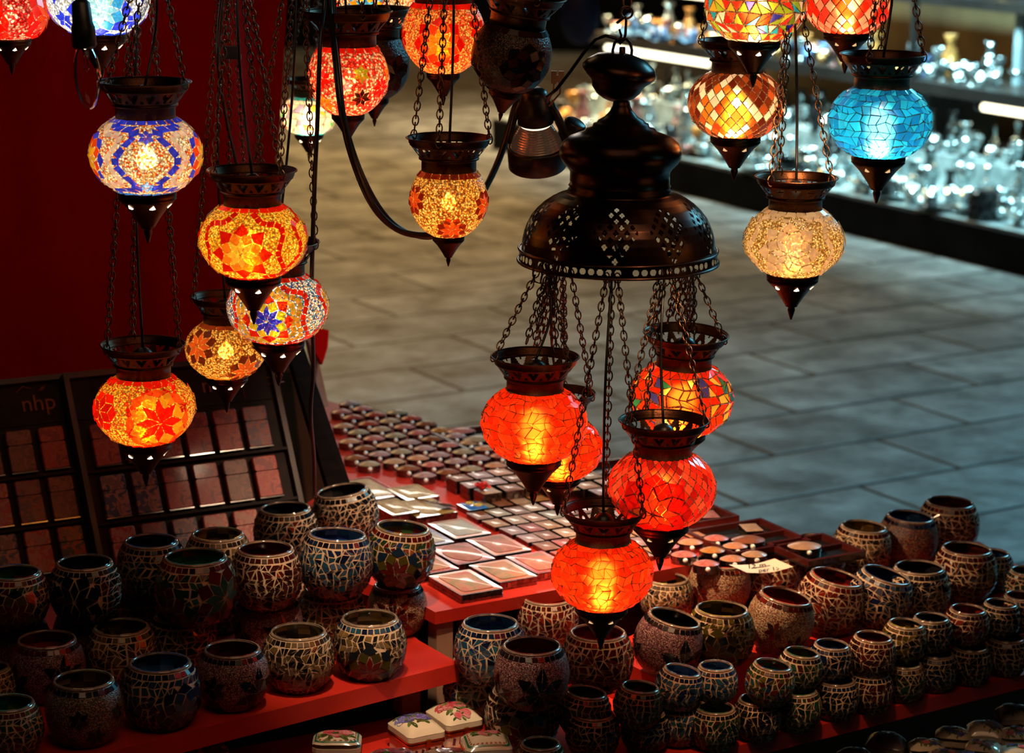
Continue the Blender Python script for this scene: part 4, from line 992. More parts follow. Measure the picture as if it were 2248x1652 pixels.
def petals(mb, S, q0, u0, size, p2, n):
    """star of split rhombs laid on the granules"""
    half = PI/n; s = size/(2*cos(half)) if size < 0.018 else size/2.3; r0 = S.at(q0)[0]; rot = random.uniform(-0.25, 0.25)
    def put(poly):
        pp = []
        for x, y in poly:
            q = q0+y*s; r = max(S.at(q)[0], r0*0.5); pp.append((q, u0+x*s/r))
        tile(mb, S, pp, jc(random.choice(p2), 0.3), h=0.0010, shrink=0.86)
    for k in range(n):
        t = rot+2*PI*k/n; a = (sin(t-half), cos(t-half)); b = (sin(t+half), cos(t+half)); T = (a[0]+b[0], a[1]+b[1])
        if size < 0.018: put([(0, 0), a, T, b])
        else:
            d = (sin(t), cos(t)); T = (2.3*d[0], 2.3*d[1]); A = (a[0]*1.05+d[0]*0.25, a[1]*1.05+d[1]*0.25); B = (b[0]*1.05+d[0]*0.25, b[1]*1.05+d[1]*0.25)
            M0 = (d[0]*1.1, d[1]*1.1); put([(0, 0), A, M0]); put([(0, 0), M0, B]); put([A, T, M0]); put([M0, T, B])
def jar(cx, yb, W, z, style, label, tilt=(0, 0), group=None, seed=None, sp=None, tileq=None):
    base = PZ(cx, yb, z); D = depth(base)
    base = base+Vector((base.x, base.y, 0)).normalized()*(W/2*D/FPX*0.50)*1.0     # yb is the near foot of the jar
    D = depth(base); R = W/2*D/FPX
    random.seed(seed if seed is not None else int(cx*31+yb*7))
    az = math.atan2(base.x, base.y)
    kind, pn, rimc = style[0], style[1], style[2]; pl = DK[pn]
    tl = math.hypot(*tilt)
    t = thing('candle_holder', label, 'candle holder', base+Vector((0, 0, 0.58*R*sin(tl))), group=group, rot=Euler((tilt[0], tilt[1], -az)))
    S = Surf(jar_profile(R)); mb = MB(); mb.lathe(S.p, 48, 0, capb=True)
    w = tileq or max(0.0068, R*0.19); L_ = S.L; stars = []
    cf = lambda *a: jc(random.choice(pl), 0.35)
    rim = DK[rimc]
    band(mb, S, L_-w*0.95, L_-0.0012, w*0.88, lambda: jc(random.choice(rim), 0.3), shrink=0.84)
    top = L_-w*1.05
    if kind == 'shard': shards(mb, S, 0.002, top, w, cf, ptri=0.8, shrink=0.84, var=0.27, jit=0.42)
    elif kind == 'small': shards(mb, S, 0.0015, top, 0.0072, cf, ptri=0.6, shrink=0.86, var=0.22, jit=0.36)
    elif kind == 'fine': shards(mb, S, 0.002, top, w*0.82, cf, ptri=0.75, shrink=0.84, var=0.27, jit=0.42)
    elif kind == 'starshard':
        sc = sp or [(0.46, 0.0, [(0.12, 0.008, 0.006), (0.08, 0.06, 0.008), (0.01, 0.014, 0.02)])]
        for q, u, cc in sc:
            stars.append((L_*q, u, R*0.66)); star(mb, S, L_*q, u, R*0.80, cc, spike=1.15, shrink=0.88)
        shards(mb, S, 0.002, top, w*0.92, cf, stars=stars, ptri=0.5, shrink=0.86, var=0.22)
    elif kind == 'rhomb': rhombs(mb, S, 0.002, top, w*1.2, cf, shrink=0.82)
    elif kind == 'bead':
        for q, u, sz, n, cc in (sp or [(0.55, 0.45, 0.70, 6, 'black'), (0.45, -1.0, 0.62, 6, 'black'), (0.5, 2.2, 0.6, 6, 'black')]):
            p2 = DK[cc]; petals(mb, S, L_*q, u, R*sz, p2, n)
    ground = BP[style[3]] if kind == 'bead' else GROUT
    mb.obj('body', [ground, TILE], t)
    # inside wall
    ip = [(max(0.002, r-0.0030), zz+0.003) for r, zz in S.p]; ip = [(0.0005, 0.004)]+ip; mi = MB(); pk = {}
    def ic(i, k):
        key = (i//2, k//3)
        if key not in pk: pk[key] = jc(random.choice(pl), 0.5)
        return tuple(min(0.8, x*4.0) for x in pk[key])
    mi.lathe(ip, 48, 0, colf=ic); mi.f = [f[::-1] for f in mi.f]
    mi.obj('inside', INNER, t)
    ml = MB(); r, zz = S.p[-1]; ml.lathe([(r-0.0012+0.0019*cos(2*PI*i/8), zz+0.0008+0.0019*sin(2*PI*i/8)) for i in range(9)], 48); ml.obj('rim', LIPGL, t)
    return t

G1, G2, G3, G4, G5 = 'jars in front on the red shelf', 'jars stacked above the red shelf', 'jars under the stacked ones', 'big jars on the long table', 'small jars along the table edge'
bl3 = [(0.60, -0.15, 0.30, 6, 'black'), (0.32, 0.30, 0.30, 6, 'navy'), (0.62, 0.95, 0.26, 6, 'green'), (0.20, -0.55, 0.34, 6, 'red')]
SPEC = [
 # front row on the left shelf
 (22, 1672, 150, ZL, ('shard', 'teal', 'teal'), 'dark green and teal jar cut by the picture edge beside the speckled jar', (0, 0), G1),
 (188, 1640, 172, ZL, ('bead', 'amber', 'navy', 'speck'), 'speckled bead jar with small black, green and red stars and a navy rim', (0, 0), G1, bl3),
 (355, 1604, 174, ZL, ('starshard', 'blue', 'navy'), 'blue and clear shard jar between the speckled jar and the pink beaded jar', (0, 0), G1, [(0.42, 0.65, [(0.10, 0.12, 0.14), (0.02, 0.04, 0.09), (0.01, 0.02, 0.06)])]),
 (512, 1562, 160, ZL, ('bead', 'wine', 'black', 'pink'), 'pink beaded jar with black stars in the front row on the red shelf', (0, 0), G1, [(0.55, -0.55, 0.40, 6, 'black'), (0.45, 0.75, 0.75, 6, 'black'), (0.2, -0.7, 0.36, 6, 'black')]),
 (656, 1522, 158, ZL, ('shard', 'clear', 'clear'), 'clear and amber shard jar second from the free end of the red shelf', (0, 0), G1),
 (812, 1494, 160, ZL, ('starshard', 'clear', 'blue'), 'jar with red star over olive diamonds at the free end of the red shelf', (0, 0), G1, [(0.34, 0.0, [(0.20, 0.012, 0.008), (0.07, 0.055, 0.010), (0.012, 0.014, 0.018)])]),
 # second row, partly hidden
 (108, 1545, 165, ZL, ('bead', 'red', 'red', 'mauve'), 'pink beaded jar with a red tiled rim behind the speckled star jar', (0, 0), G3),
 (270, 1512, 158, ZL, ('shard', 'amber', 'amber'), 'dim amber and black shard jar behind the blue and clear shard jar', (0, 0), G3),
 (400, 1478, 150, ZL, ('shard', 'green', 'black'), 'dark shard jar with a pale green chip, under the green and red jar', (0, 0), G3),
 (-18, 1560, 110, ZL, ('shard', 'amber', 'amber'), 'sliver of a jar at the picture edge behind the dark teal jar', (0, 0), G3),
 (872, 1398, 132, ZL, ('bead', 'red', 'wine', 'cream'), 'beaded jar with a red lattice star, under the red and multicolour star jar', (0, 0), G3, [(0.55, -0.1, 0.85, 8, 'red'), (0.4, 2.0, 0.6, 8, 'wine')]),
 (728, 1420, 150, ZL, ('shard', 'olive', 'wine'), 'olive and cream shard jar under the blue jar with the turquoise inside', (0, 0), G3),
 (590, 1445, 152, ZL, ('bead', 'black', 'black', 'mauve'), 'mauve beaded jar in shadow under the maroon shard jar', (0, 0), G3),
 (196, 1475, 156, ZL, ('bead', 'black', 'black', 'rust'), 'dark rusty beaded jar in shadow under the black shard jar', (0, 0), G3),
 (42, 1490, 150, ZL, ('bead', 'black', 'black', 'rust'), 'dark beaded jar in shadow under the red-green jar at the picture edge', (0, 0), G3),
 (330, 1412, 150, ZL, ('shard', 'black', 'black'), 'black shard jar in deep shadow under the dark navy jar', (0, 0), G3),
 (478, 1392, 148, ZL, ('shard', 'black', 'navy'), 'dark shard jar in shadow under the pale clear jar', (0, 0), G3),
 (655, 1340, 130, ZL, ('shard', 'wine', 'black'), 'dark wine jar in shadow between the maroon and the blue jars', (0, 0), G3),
 # stacked layer
 (36, 1385, 150, ZL+.073, ('starshard', 'multi', 'red'), 'dark red and green jar at the picture edge, stacked level with the black jar', (0, 0), G2),
 (190, 1370, 158, ZL+.073, ('starshard', 'black', 'black'), 'black shard jar with a black star, stacked beside the red and green jar', (0, 0), G2, [(0.55, -0.3, [(0.008, 0.010, 0.014), (0.006, 0.012, 0.012)])]),
 (432, 1375, 178, ZL+.073, ('starshard', 'teal', 'red'), 'big green and red jar with a red rim, stacked at the middle', (0, 0), G2, [(0.40, -0.85, [(0.09, 0.01, 0.006), (0.10, 0.012, 0.007), (0.012, 0.05, 0.03)]), (0.55, 0.75, [(0.03, 0.09, 0.06), (0.10, 0.012, 0.007)])]),
 (585, 1340, 158, ZL+.073, ('shard', 'wine', 'wine'), 'maroon shard jar with bright grout, stacked beside the green and red jar', (0, 0), G2),
 (735, 1318, 164, ZL+.073, ('fine', 'blue', 'navy'), 'blue shard jar with turquoise inside and one orange chip on the rim', (-0.04, 0.05), G2),
 (872, 1292, 152, ZL+.073, ('starshard', 'multi', 'red'), 'multicolour jar with a red star and bright red rim, next to the flat cases', (0, 0.10), G2, [(0.40, -0.1, [(0.16, 0.012, 0.008), (0.09, 0.07, 0.010), (0.012, 0.03, 0.06)])]),
 (335, 1318, 152, ZL+.073, ('shard', 'navy', 'black'), 'dark navy shard jar standing behind the black and the green-red jars', (0, 0), G2),
 (480, 1300, 148, ZL+.073, ('shard', 'clear', 'clear'), 'pale clear shard jar in front of the lighter display', (0, 0), G2),
 (630, 1238, 142, ZB, ('shard', 'black', 'black'), 'dark jar with a rough black mouth behind the maroon shard jar', (0, -0.02), G2),
 (768, 1206, 146, ZB, ('fine', 'black', 'black'), 'black shard jar leaning beside the foot of the easel leg', (0, -0.14), G2),
 # right hand table: two tall ones in front with their lower jars
 (1075, 1503, 158, ZR+.072, ('shard', 'blue', 'navy'), 'blue shard jar with bright blue inside near the red shelf corner', (0, 0), G4),
 (1166, 1560, 166, ZR+.072, ('bead', 'wine', 'black', 'pink'), 'pink beaded jar with a big black star above the porcelain boxes', (0, 0), G4, [(0.45, 0.25, 0.78, 6, 'black'), (0.35, -1.15, 0.72, 6, 'black'), (0.4, 2.0, 0.7, 6, 'black')]),
 (1310, 1524, 158, ZR+.055, ('shard', 'red', 'red'), 'red shard jar right under the tip of the lowest chandelier lamp', (0, 0), G4),
 (1200, 1430, 138, ZR+.055, ('shard', 'red', 'wine'), 'red jar with a clear pattern inside, between the blue jar and the lowest lamp', (0, 0), G4),
 (1450, 1492, 152, ZRU, ('bead', 'black', 'black', 'mauve'), 'mauve beaded jar with a large black star, tilted beside the yellow and black jar', (0, 0.22), G4, [(0.42, 0.55, 0.85, 6, 'black'), (0.4, -1.3, 0.6, 6, 'black')]),
 (1578, 1466, 150, ZRU, ('starshard', 'olive', 'olive'), 'yellow and black mosaic jar with flower pattern', (0, 0.02), G4, [(0.42, -0.1, [(0.09, 0.07, 0.012), (0.012, 0.009, 0.004), (0.07, 0.05, 0.008)])]),
 (1698, 1440, 148, ZRU, ('bead', 'red', 'red', 'cream'), 'tilted beaded jar with red flowers beside the yellow and black jar', (0, 0.18), G4, [(0.55, -0.15, 0.36, 6, 'red'), (0.28, 0.65, 0.55, 8, 'red'), (0.4, 2.2, 0.5, 6, 'red')]),
 (1806, 1400, 150, ZRU, ('shard', 'red', 'red'), 'glossy red shard jar tilted between the red-flowered jar and the navy one', (0, 0.20), G4),
 (1912, 1388, 142, ZRU, ('shard', 'navy', 'blue'), 'tilted navy shard jar with white grout right of the glossy red jar', (0, 0.24), G4),
 (2012, 1365, 140, ZRU, ('shard', 'black', 'black'), 'near-black shard jar between the navy jar and the maroon jar', (0, 0), G4),
 (2112, 1325, 140, ZRU, ('shard', 'wine', 'red'), 'maroon shard jar in the back rank near the dark end of the table', (0, 0.03), G4),
 (1462, 1372, 118, ZRU, ('shard', 'clear', 'clear'), 'brightly lit cream grout jar close under the red diamond-chip lamp', (0, 0), G4),
 (1572, 1355, 142, ZRU, ('bead', 'red', 'red', 'cream'), 'beaded jar with bright red inside, next to the cream grout jar', (0, 0.05), G4, [(0.55, -0.6, 0.36, 6, 'red'), (0.3, 0.5, 0.4, 6, 'red')]),
 (1690, 1332, 132, ZRU, ('shard', 'red', 'red'), 'red shard jar carrying the handwritten price card', (0, 0), G4),
 (1786, 1298, 130, ZRU, ('shard', 'navy', 'navy'), 'white and navy shard jar with a deep blue inside beside the price card', (0, 0.03), G4),
 (1886, 1268, 130, ZRU, ('shard', 'amber', 'wine'), 'yellow and maroon shard jar behind the navy tilted jar', (0, 0.05), G4),
 (1986, 1248, 132, ZRU, ('bead', 'navy', 'navy', 'rust'), 'rusty beaded jar with a navy rim in the back rank of jars', (0, 0.06), G4, [(0.5, 1.0, 0.3, 6, 'amber')]),
 (2076, 1218, 134, ZRU, ('shard', 'wine', 'red'), 'brownish red shard jar farthest back against the pavement', (0, 0.03), G4),
 (2172, 1300, 100, ZRU, ('shard', 'navy', 'navy'), 'navy jar peeping out behind the maroon jar in the back rank', (0, 0), G4),
 (2250, 1335, 96, ZRU, ('shard', 'green', 'green'), 'bright green jar cut by the picture edge at the end of the table', (0, 0), G4),
 # under layer near the corner
 (1055, 1592, 164, ZR, ('shard', 'multi', 'black'), 'dark shard jar under the blue one at the near corner, beside the porcelain boxes', (0, 0), G3),
 (1145, 1655, 166, ZR, ('starshard', 'black', 'black'), 'black shard jar under the pink beaded jar with the big star', (0, 0), G3),
 # small jars, upper row
 (1276, 1622, 116, ZR+.020, ('small', 'green', 'black'), 'small dark green jar beside the pink star jar, first of the edge row', (0, 0.10), G5),
 (1396, 1603, 108, ZR+.040, ('small', 'green', 'green'), 'small green jar with warm-lit grout in front of the red shard jar', (0, 0.08), G5),
 (1481, 1566, 106, ZR+.048, ('small', 'blue', 'navy'), 'small blue jar, tilted, below the mauve beaded jar', (0, 0.16), G5),
 (1569, 1546, 98, ZR+.048, ('small', 'blue', 'blue'), 'small blue jar below the yellow and black jar', (0, 0), G5),
 (1682, 1555, 108, ZR+.048, ('small', 'multi', 'green'), 'small green and red jar with orange-lit grout on its side, below the red-flowered jar', (0, 0.12), G5),
 (1750, 1520, 100, ZR+.048, ('small', 'green', 'black'), 'small dark green jar behind the green and red one', (0, 0.08), G5),
 (1818, 1500, 98, ZR+.048, ('small', 'navy', 'navy'), 'small navy jar below the glossy red jar', (0, 0.05), G5),
 (1908, 1490, 106, ZR+.048, ('small', 'wine', 'wine'), 'small maroon jar with bright angular grout, next to the little yellow jar', (0, 0.05), G5),
 (1980, 1456, 100, ZR+.048, ('small', 'olive', 'amber'), 'little yellow jar with a yellow rim', (0, 0.05), G5),
 (2040, 1440, 98, ZR+.048, ('small', 'black', 'black'), 'small black jar below the near-black big jar', (0, 0), G5),
 (2117, 1424, 100, ZR+.048, ('small', 'red', 'wine'), 'small red jar below the maroon big jar', (0, 0.03), G5),
 (2190, 1404, 92, ZR+.048, ('small', 'black', 'black'), 'small black jar with a white glass lip near the dark end', (0, 0.03), G5),
 (2238, 1390, 96, ZR+.048, ('small', 'wine', 'black'), 'small jar cut by the picture edge next to the one with the white lip', (0, 0), G5),
 # small jars, lower row
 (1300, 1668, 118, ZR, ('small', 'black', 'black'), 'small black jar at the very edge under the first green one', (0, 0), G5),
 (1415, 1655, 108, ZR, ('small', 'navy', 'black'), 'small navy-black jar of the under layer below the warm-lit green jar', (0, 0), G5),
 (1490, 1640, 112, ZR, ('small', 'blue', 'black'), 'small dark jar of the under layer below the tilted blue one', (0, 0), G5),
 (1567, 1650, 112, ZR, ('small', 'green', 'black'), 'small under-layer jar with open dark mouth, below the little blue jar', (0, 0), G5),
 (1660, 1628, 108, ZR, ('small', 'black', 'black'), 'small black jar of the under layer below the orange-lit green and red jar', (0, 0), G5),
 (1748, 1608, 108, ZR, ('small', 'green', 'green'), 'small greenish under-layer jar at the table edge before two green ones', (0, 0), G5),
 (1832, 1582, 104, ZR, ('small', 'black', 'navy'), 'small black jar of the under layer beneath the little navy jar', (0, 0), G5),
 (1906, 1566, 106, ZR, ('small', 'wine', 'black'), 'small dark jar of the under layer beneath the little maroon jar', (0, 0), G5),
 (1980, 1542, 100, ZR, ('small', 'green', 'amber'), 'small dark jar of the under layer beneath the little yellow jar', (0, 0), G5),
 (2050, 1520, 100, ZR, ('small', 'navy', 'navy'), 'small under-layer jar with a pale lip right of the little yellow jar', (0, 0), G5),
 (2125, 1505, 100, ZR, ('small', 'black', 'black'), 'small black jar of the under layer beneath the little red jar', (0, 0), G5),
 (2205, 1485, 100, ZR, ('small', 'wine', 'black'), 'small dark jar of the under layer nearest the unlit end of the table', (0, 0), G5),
 (1185, 1729, 112, ZR, ('small', 'green', 'green'), 'small green jar whose mouth shows at the picture bottom beside the porcelain boxes', (0, 0), G5),
]
JARS = []
for s in SPEC:
    JARS.append(jar(s[0], s[1], s[2], s[3], s[4], s[5], s[6], s[7], sp=s[8] if len(s) > 8 else None))

# price card
pq = [PZ(x, y, zz) for x, y, zz in ((1600, 1238, 0.618), (1640, 1256, 0.612), (1741, 1243, 0.616), (1702, 1220, 0.622))]
mb = MB(); N = 8; ex = pq[2]-pq[1]; ey = pq[0]-pq[1]
def cardpt(s, u, h=0.0): return pq[1]+ex*s+ey*u+Vector((0, 0, h-0.004*sin(s*PI)))
for i in range(N):
    mb.add([cardpt(i/N, 0), cardpt((i+1)/N, 0), cardpt((i+1)/N, 1), cardpt(i/N, 1)], [(0, 1, 2, 3)], smooth=True)
    mb.add([cardpt(i/N, 0, -.0006), cardpt((i+1)/N, 0, -.0006), cardpt((i+1)/N, 1, -.0006), cardpt(i/N, 1, -.0006)], [(3, 2, 1, 0)], smooth=True)
card = mb.obj('price_card', PAPER); tag(card, 'cream handwritten price card lying on a red shard jar', 'price card')
def write(body, o, ex_, ey_, size, name='lettering'):
    cu = bpy.data.curves.new(name, 'FONT'); cu.body = body; cu.size = size; cu.shear = 0.25; cu.extrude = 0.0001; cu.align_x = 'CENTER'; cu.align_y = 'CENTER'; cu.materials.append(INK)
    ob = text_mesh(cu); x = ex_.normalized(); z = x.cross(ey_).normalized(); y = z.cross(x)
    ob.matrix_world = Matrix.Translation(o) @ Matrix((x, y, z)).transposed().to_4x4(); return ob
for body, s, u, sz in (('12 m', 0.47, 0.70, 0.0135), ('2   per 15.oo', 0.55, 0.22, 0.0115)):
    ob = write(body, cardpt(s, u, 0.0012), ex, ey, sz); mw = ob.matrix_world.copy(); ob.parent = card; ob.matrix_world = mw
mb = MB(); mb.tube([cardpt(0.30, 0.52, 0.0008), cardpt(0.72, 0.55, 0.0008)], 0.0004, 5); mb.obj('underline', INK, card)
# ------------------------------------------------------------------ trinket boxes and flat cases on the display table
def proj(p):
    d = Vector(p)-CAM; w = d.dot(_F); return CX+FPX*d.dot(_R)/w, CY-FPX*d.dot(_U)/w
def enamel(name, a, b, c, scale=90, rough=0.34):
    mt, nt, out = new_mat(name); L = nt.links.new
    bs = principled(nt, out, **{'Roughness': rough, 'Coat Weight': 0.35, 'Coat Roughness': 0.06})
    tc = nd(nt, 'TexCoord'); ns = nd(nt, 'TexNoise', Scale=scale, Detail=4.0, Roughness=0.7, Distortion=0.6); L(tc.outputs['Object'], ns.inputs['Vector'])
    r = nd(nt, 'ValToRGB'); e = r.color_ramp.elements; e.new(0.5)
    for k, (p, cc) in enumerate(((0.36, a), (0.50, b), (0.64, c))): e[k].position = p; e[k].color = c4(cc)
    L(ns.outputs[0], r.inputs[0]); L(r.outputs[0], bs.inputs['Base Color']); return mt
EN = [('pink', (0.50, 0.10, 0.13), (0.55, 0.28, 0.24), (0.36, 0.05, 0.08)), ('ochre', (0.42, 0.19, 0.04), (0.5, 0.30, 0.10), (0.32, 0.10, 0.03)), ('cream', (0.55, 0.40, 0.26), (0.42, 0.30, 0.20), (0.60, 0.48, 0.34)),
      ('red', (0.34, 0.02, 0.02), (0.45, 0.10, 0.06), (0.22, 0.015, 0.02)), ('lilac', (0.36, 0.24, 0.30), (0.46, 0.36, 0.36), (0.26, 0.15, 0.24)), ('brown', (0.20, 0.07, 0.03), (0.30, 0.13, 0.06), (0.14, 0.04, 0.02)),
      ('grey green', (0.34, 0.33, 0.22), (0.42, 0.38, 0.27), (0.26, 0.25, 0.18)), ('peach', (0.55, 0.26, 0.16), (0.58, 0.38, 0.26), (0.48, 0.20, 0.12))]
ENM = [enamel('enamel_'+n.replace(' ', '_'), *[(q[0]*0.8, q[1]*0.62, q[2]*0.55) for q in (a, b, c)]) for n, a, b, c in EN]
DARKMETAL = mat_noise('tarnished_silver', (0.14, 0.10, 0.10), (0.30, 0.24, 0.22), 200, 0.22, 1.0)
def ell(ax, ay, n=28): return [(ax*cos(2*PI*k/n), ay*sin(2*PI*k/n)) for k in range(n)]
def dome_on(mb, pl, z, hgt, m=0, rings=4, c=(1, 1, 1)):
    n = len(pl); vs = []; fs = []
    for r in range(rings):
        s = 1-r/rings
        vs += [(x*s, y*s, z+hgt*(1-s*s)) for x, y in pl]
    vs.append((0, 0, z+hgt))
    for r in range(rings-1): fs += [(r*n+k, r*n+(k+1) % n, (r+1)*n+(k+1) % n, (r+1)*n+k) for k in range(n)]
    q = (rings-1)*n; fs += [(q+k, q+(k+1) % n, rings*n) for k in range(n)]
    mb.add(vs, fs, m, c, True)
def mk_box(outline, h, dome, mat, pearl, inset=0.95, name='trinket_box'):
    t = bpy.data.objects.new(name, None); COL.objects.link(t)
    mb = MB(); n = len(outline)
    mb.prism([(x*0.95, y*0.95) for x, y in outline], 0.0, h*0.52)
    mb.prism(outline, h*0.52, h*0.60); mb.prism([(x*0.97, y*0.97) for x, y in outline], h*0.60, h)
    mb.obj('case', DARKMETAL, t)
    mb = MB(); dome_on(mb, [(x*inset, y*inset) for x, y in outline], h+0.0003, dome); mb.obj('lid_panel', mat, t)
    if pearl:
        ym = min(y for x, y in outline); mb = MB(); M_ = Matrix.Translation((0.25*max(x for x, y in outline)*0, ym-0.0015, h*0.72))
        mb.lathe([(0.0, -0.0036)]+[(0.0036*cos(a), 0.0036*sin(a)) for a in [(-1+k/4)*PI/2*0.98 for k in range(0, 9)]]+[(0.0, 0.0036)], 12, M=M_); mb.obj('clasp', PEARL, t)
        t.children[-1]['label'] = 'white pearl clasp'
    else:
        ym = min(y for x, y in outline); mb = MB(); mb.box(-0.003, 0.003, ym-0.0016, ym+0.001, h*0.42, h*0.78); mb.obj('clasp', STEEL, t)
    return t
KIND = {'oval': dict(o=ell(0.0190, 0.0150), h=0.0115, d=0.0048, p=True), 'square': dict(o=rrect(0.0160, 0.0175, 0.002), h=0.021, d=0.0015, p=False), 'flat': dict(o=rrect(0.0138, 0.0198, 0.0015), h=0.007, d=0.0008, p=False),
        'bigoval': dict(o=ell(0.0255, 0.0200), h=0.012, d=0.0050, p=True)}
PROTO = {}
def place_box(kind, ci, p, rz, label, group):
    key = (kind, ci)
    if key not in PROTO:
        k = KIND[kind]; PROTO[key] = mk_box(k['o'], k['h'], k['d'], ENM[ci], k['p']); o = PROTO[key]
    else: o = dup(PROTO[key])
    o.location = p; o.rotation_euler = (0, 0, rz); tag(o, label, 'trinket box', group); return o
def inside(px, py, poly):
    r = False
    for i in range(len(poly)):
        x1, y1 = poly[i]; x2, y2 = poly[i-1]
        if (y1 > py) != (y2 > py) and px < (x2-x1)*(py-y1)/(y2-y1)+x1: r = not r
    return r
rnd = random.Random(5)
def lattice(kind, anchor, p1, p2, poly, rot, where, group, word, cw=None, jit=0.05, z=ZB):
    a = PZ(anchor[0], anchor[1], z); n = 0; rows = {}
    for j in range(-30, 31):
        for i in range(-30, 31):
            p = a+E1*(p1*i)+E2*(p2*j)
            if inside(*proj(p), poly): rows.setdefault(j, []).append((i, p))
    for jj, j in enumerate(sorted(rows)):
        for ii, (i, p) in enumerate(sorted(rows[j], key=lambda x: x[0])):
            ci = rnd.choice(cw) if cw else rnd.randrange(8)
            p = p+E1*rnd.uniform(-jit, jit)*p1+E2*rnd.uniform(-jit, jit)*p2
            place_box(kind, ci, p, rot+rnd.uniform(-0.06, 0.06), f'{EN[ci][0]} {word}, {ORD[ii]} along {where} row {jj+1} counted from the pavement edge' if jj >= len(ORD) else f'{EN[ci][0]} {word}, {ORD[ii]} in {where} {ORD[jj]} rank', group); n += 1
    return n
n1 = lattice('oval', (900, 985), 0.0415, 0.0470, [(716, 892), (850, 910), (985, 952), (1030, 985), (1110, 1008), (1195, 1040), (1060, 1046), (950, 1068), (860, 1052), (768, 1040)], A1-0.35, "the ovals'", 'oval boxes with pearl clasps', 'oval box with pearl clasp')
n2 = lattice('square', (1085, 1085), 0.0365, 0.0415, [(970, 1072), (1085, 1050), (1210, 1036), (1345, 1085), (1340, 1110), (1200, 1098), (1080, 1115), (1020, 1100)], A1-0.06, "the squares'", 'small square boxes', 'square deep box', cw=[2, 4, 5, 7, 1])
n3 = lattice('flat', (1170, 1145), 0.0305, 0.0440, [(1012, 1132), (1060, 1112), (1200, 1098), (1330, 1112), (1440, 1145), (1520, 1180), (1430, 1236), (1290, 1240), (1215, 1226), (1180, 1206), (1100, 1166)], A1, "the flat boxes'", 'little flat boxes', 'flat little case', cw=[1, 2, 4, 5, 5, 3, 7, 6])
n4 = lattice('oval', (1560, 1225), 0.0425, 0.0460, [(1440, 1190), (1545, 1192), (1600, 1190), (1700, 1226), (1560, 1262), (1480, 1262)], A1-0.4, "the far ovals'", 'oval boxes by the open tray', 'oval box with pearl clasp', cw=[0, 7, 2, 1, 5, 0])
print('boxes', n1, n2, n3, n4)
# large flat cases
def big_case(px, py, ex, ey, h, lid, border, label, oval=False, rot=A1, zz=ZB):
    p = PZ(px, py, zz+h); p.z = zz
    t = thing('flat_case', label, 'flat case', p, group='large flat cases', rot=Euler((0, 0, rot)))
    mb = MB(); pl = rrect(ex/2, ey/2, 0.003); mb.prism(pl, 0.0, h*0.42); mb.prism([(x*0.985, y*0.985) for x, y in pl], h*0.42, h*0.52); mb.prism(pl, h*0.52, h); mb.obj('case', DARKMETAL, t)
    mb = MB(); dome_on(mb, [(x*0.97, y*0.97) for x, y in pl], h+0.0002, 0.0006); f = mb.obj('lid_border', border, t)
    mb = MB(); dome_on(mb, ell(ex*0.42, ey*0.43) if oval else rrect(ex*0.37, ey*0.40, 0.006), h+0.0010, 0.0012); mb.obj('lid_panel', lid, t)
    mb = MB(); mb.box(ex/2-0.001, ex/2+0.0025, -0.005, 0.005, h*0.3, h*0.85); mb.obj('clasp', STEEL, t); mb = MB(); mb.box(-ex*0.30, -ex*0.22, -ey/2-0.0015, -ey/2+0.001, h*0.3, h*0.9); mb.obj('hinge', STEEL, t); return t
bx = lambda n, c: mat_noise('case_border_'+n, tuple(x*0.8 for x in c), c, 40, 0.12, coat=0.7)
B_PEACH, B_RED, B_BLUE, B_GOLD = bx('peach', (0.55, 0.14, 0.06)), bx('red', (0.38, 0.025, 0.018)), bx('blue', (0.22, 0.22, 0.42)), bx('gold', (0.5, 0.30, 0.10))
f1 = enamel('floral_red', (0.17, 0.12, 0.03), (0.38, 0.15, 0.06), (0.40, 0.035, 0.03), 26); f2 = enamel('floral_green', (0.17, 0.12, 0.045), (0.36, 0.17, 0.07), (0.45, 0.13, 0.05), 55)
f3 = enamel('floral_cream', (0.38, 0.18, 0.085), (0.38, 0.07, 0.04), (0.20, 0.11, 0.05), 35); f4 = enamel('floral_gold', (0.30, 0.14, 0.025), (0.42, 0.27, 0.09), (0.20, 0.08, 0.015), 50); f5 = enamel('floral_grey', (0.42, 0.36, 0.30), (0.30, 0.30, 0.26), (0.5, 0.36, 0.26), 45)
big_case(1022, 1277, 0.0640, 0.094, 0.012, f1, B_PEACH, 'flat case with pink and green floral lid at the table corner')
big_case(1104, 1252, 0.0600, 0.086, 0.012, f2, B_PEACH, 'peach bordered flat case with a grey-green speckled panel at the table front')
big_case(1184, 1233, 0.0600, 0.086, 0.012, f3, B_RED, 'peach and red flat case partly behind the lowest red lamp')
big_case(1014, 1214, 0.0600, 0.086, 0.012, f3, B_RED, 'red bordered flat case with a white glare, second rank from the front', oval=True)
big_case(934, 1236, 0.0600, 0.086, 0.012, f1, B_RED, 'red flat case half hidden by the multicolour star jar')
big_case(1094, 1195, 0.0600, 0.086, 0.012, f3, B_PEACH, 'flat case with cream floral lid between the glare case and the small flat boxes')
big_case(1008, 1159, 0.0600, 0.086, 0.012, f5, B_PEACH, 'flat case with a broad peach border and grey speckled panel')
big_case(926, 1178, 0.0600, 0.086, 0.012, f5, B_BLUE, 'blue bordered flat case peeping out right of the multicolour jar')
big_case(930, 1113, 0.0680, 0.090, 0.012, f4, B_GOLD, 'gold flat case with an oval cushion lid behind the peach bordered one', oval=True)
big_case(866, 1112, 0.0460, 0.080, 0.016, f4, B_GOLD, 'narrow gold case with a shining edge behind the multicolour star jar')
big_case(805, 1072, 0.0700, 0.120, 0.010, f4, B_RED, 'long gold case with a red border beside the easel leg')
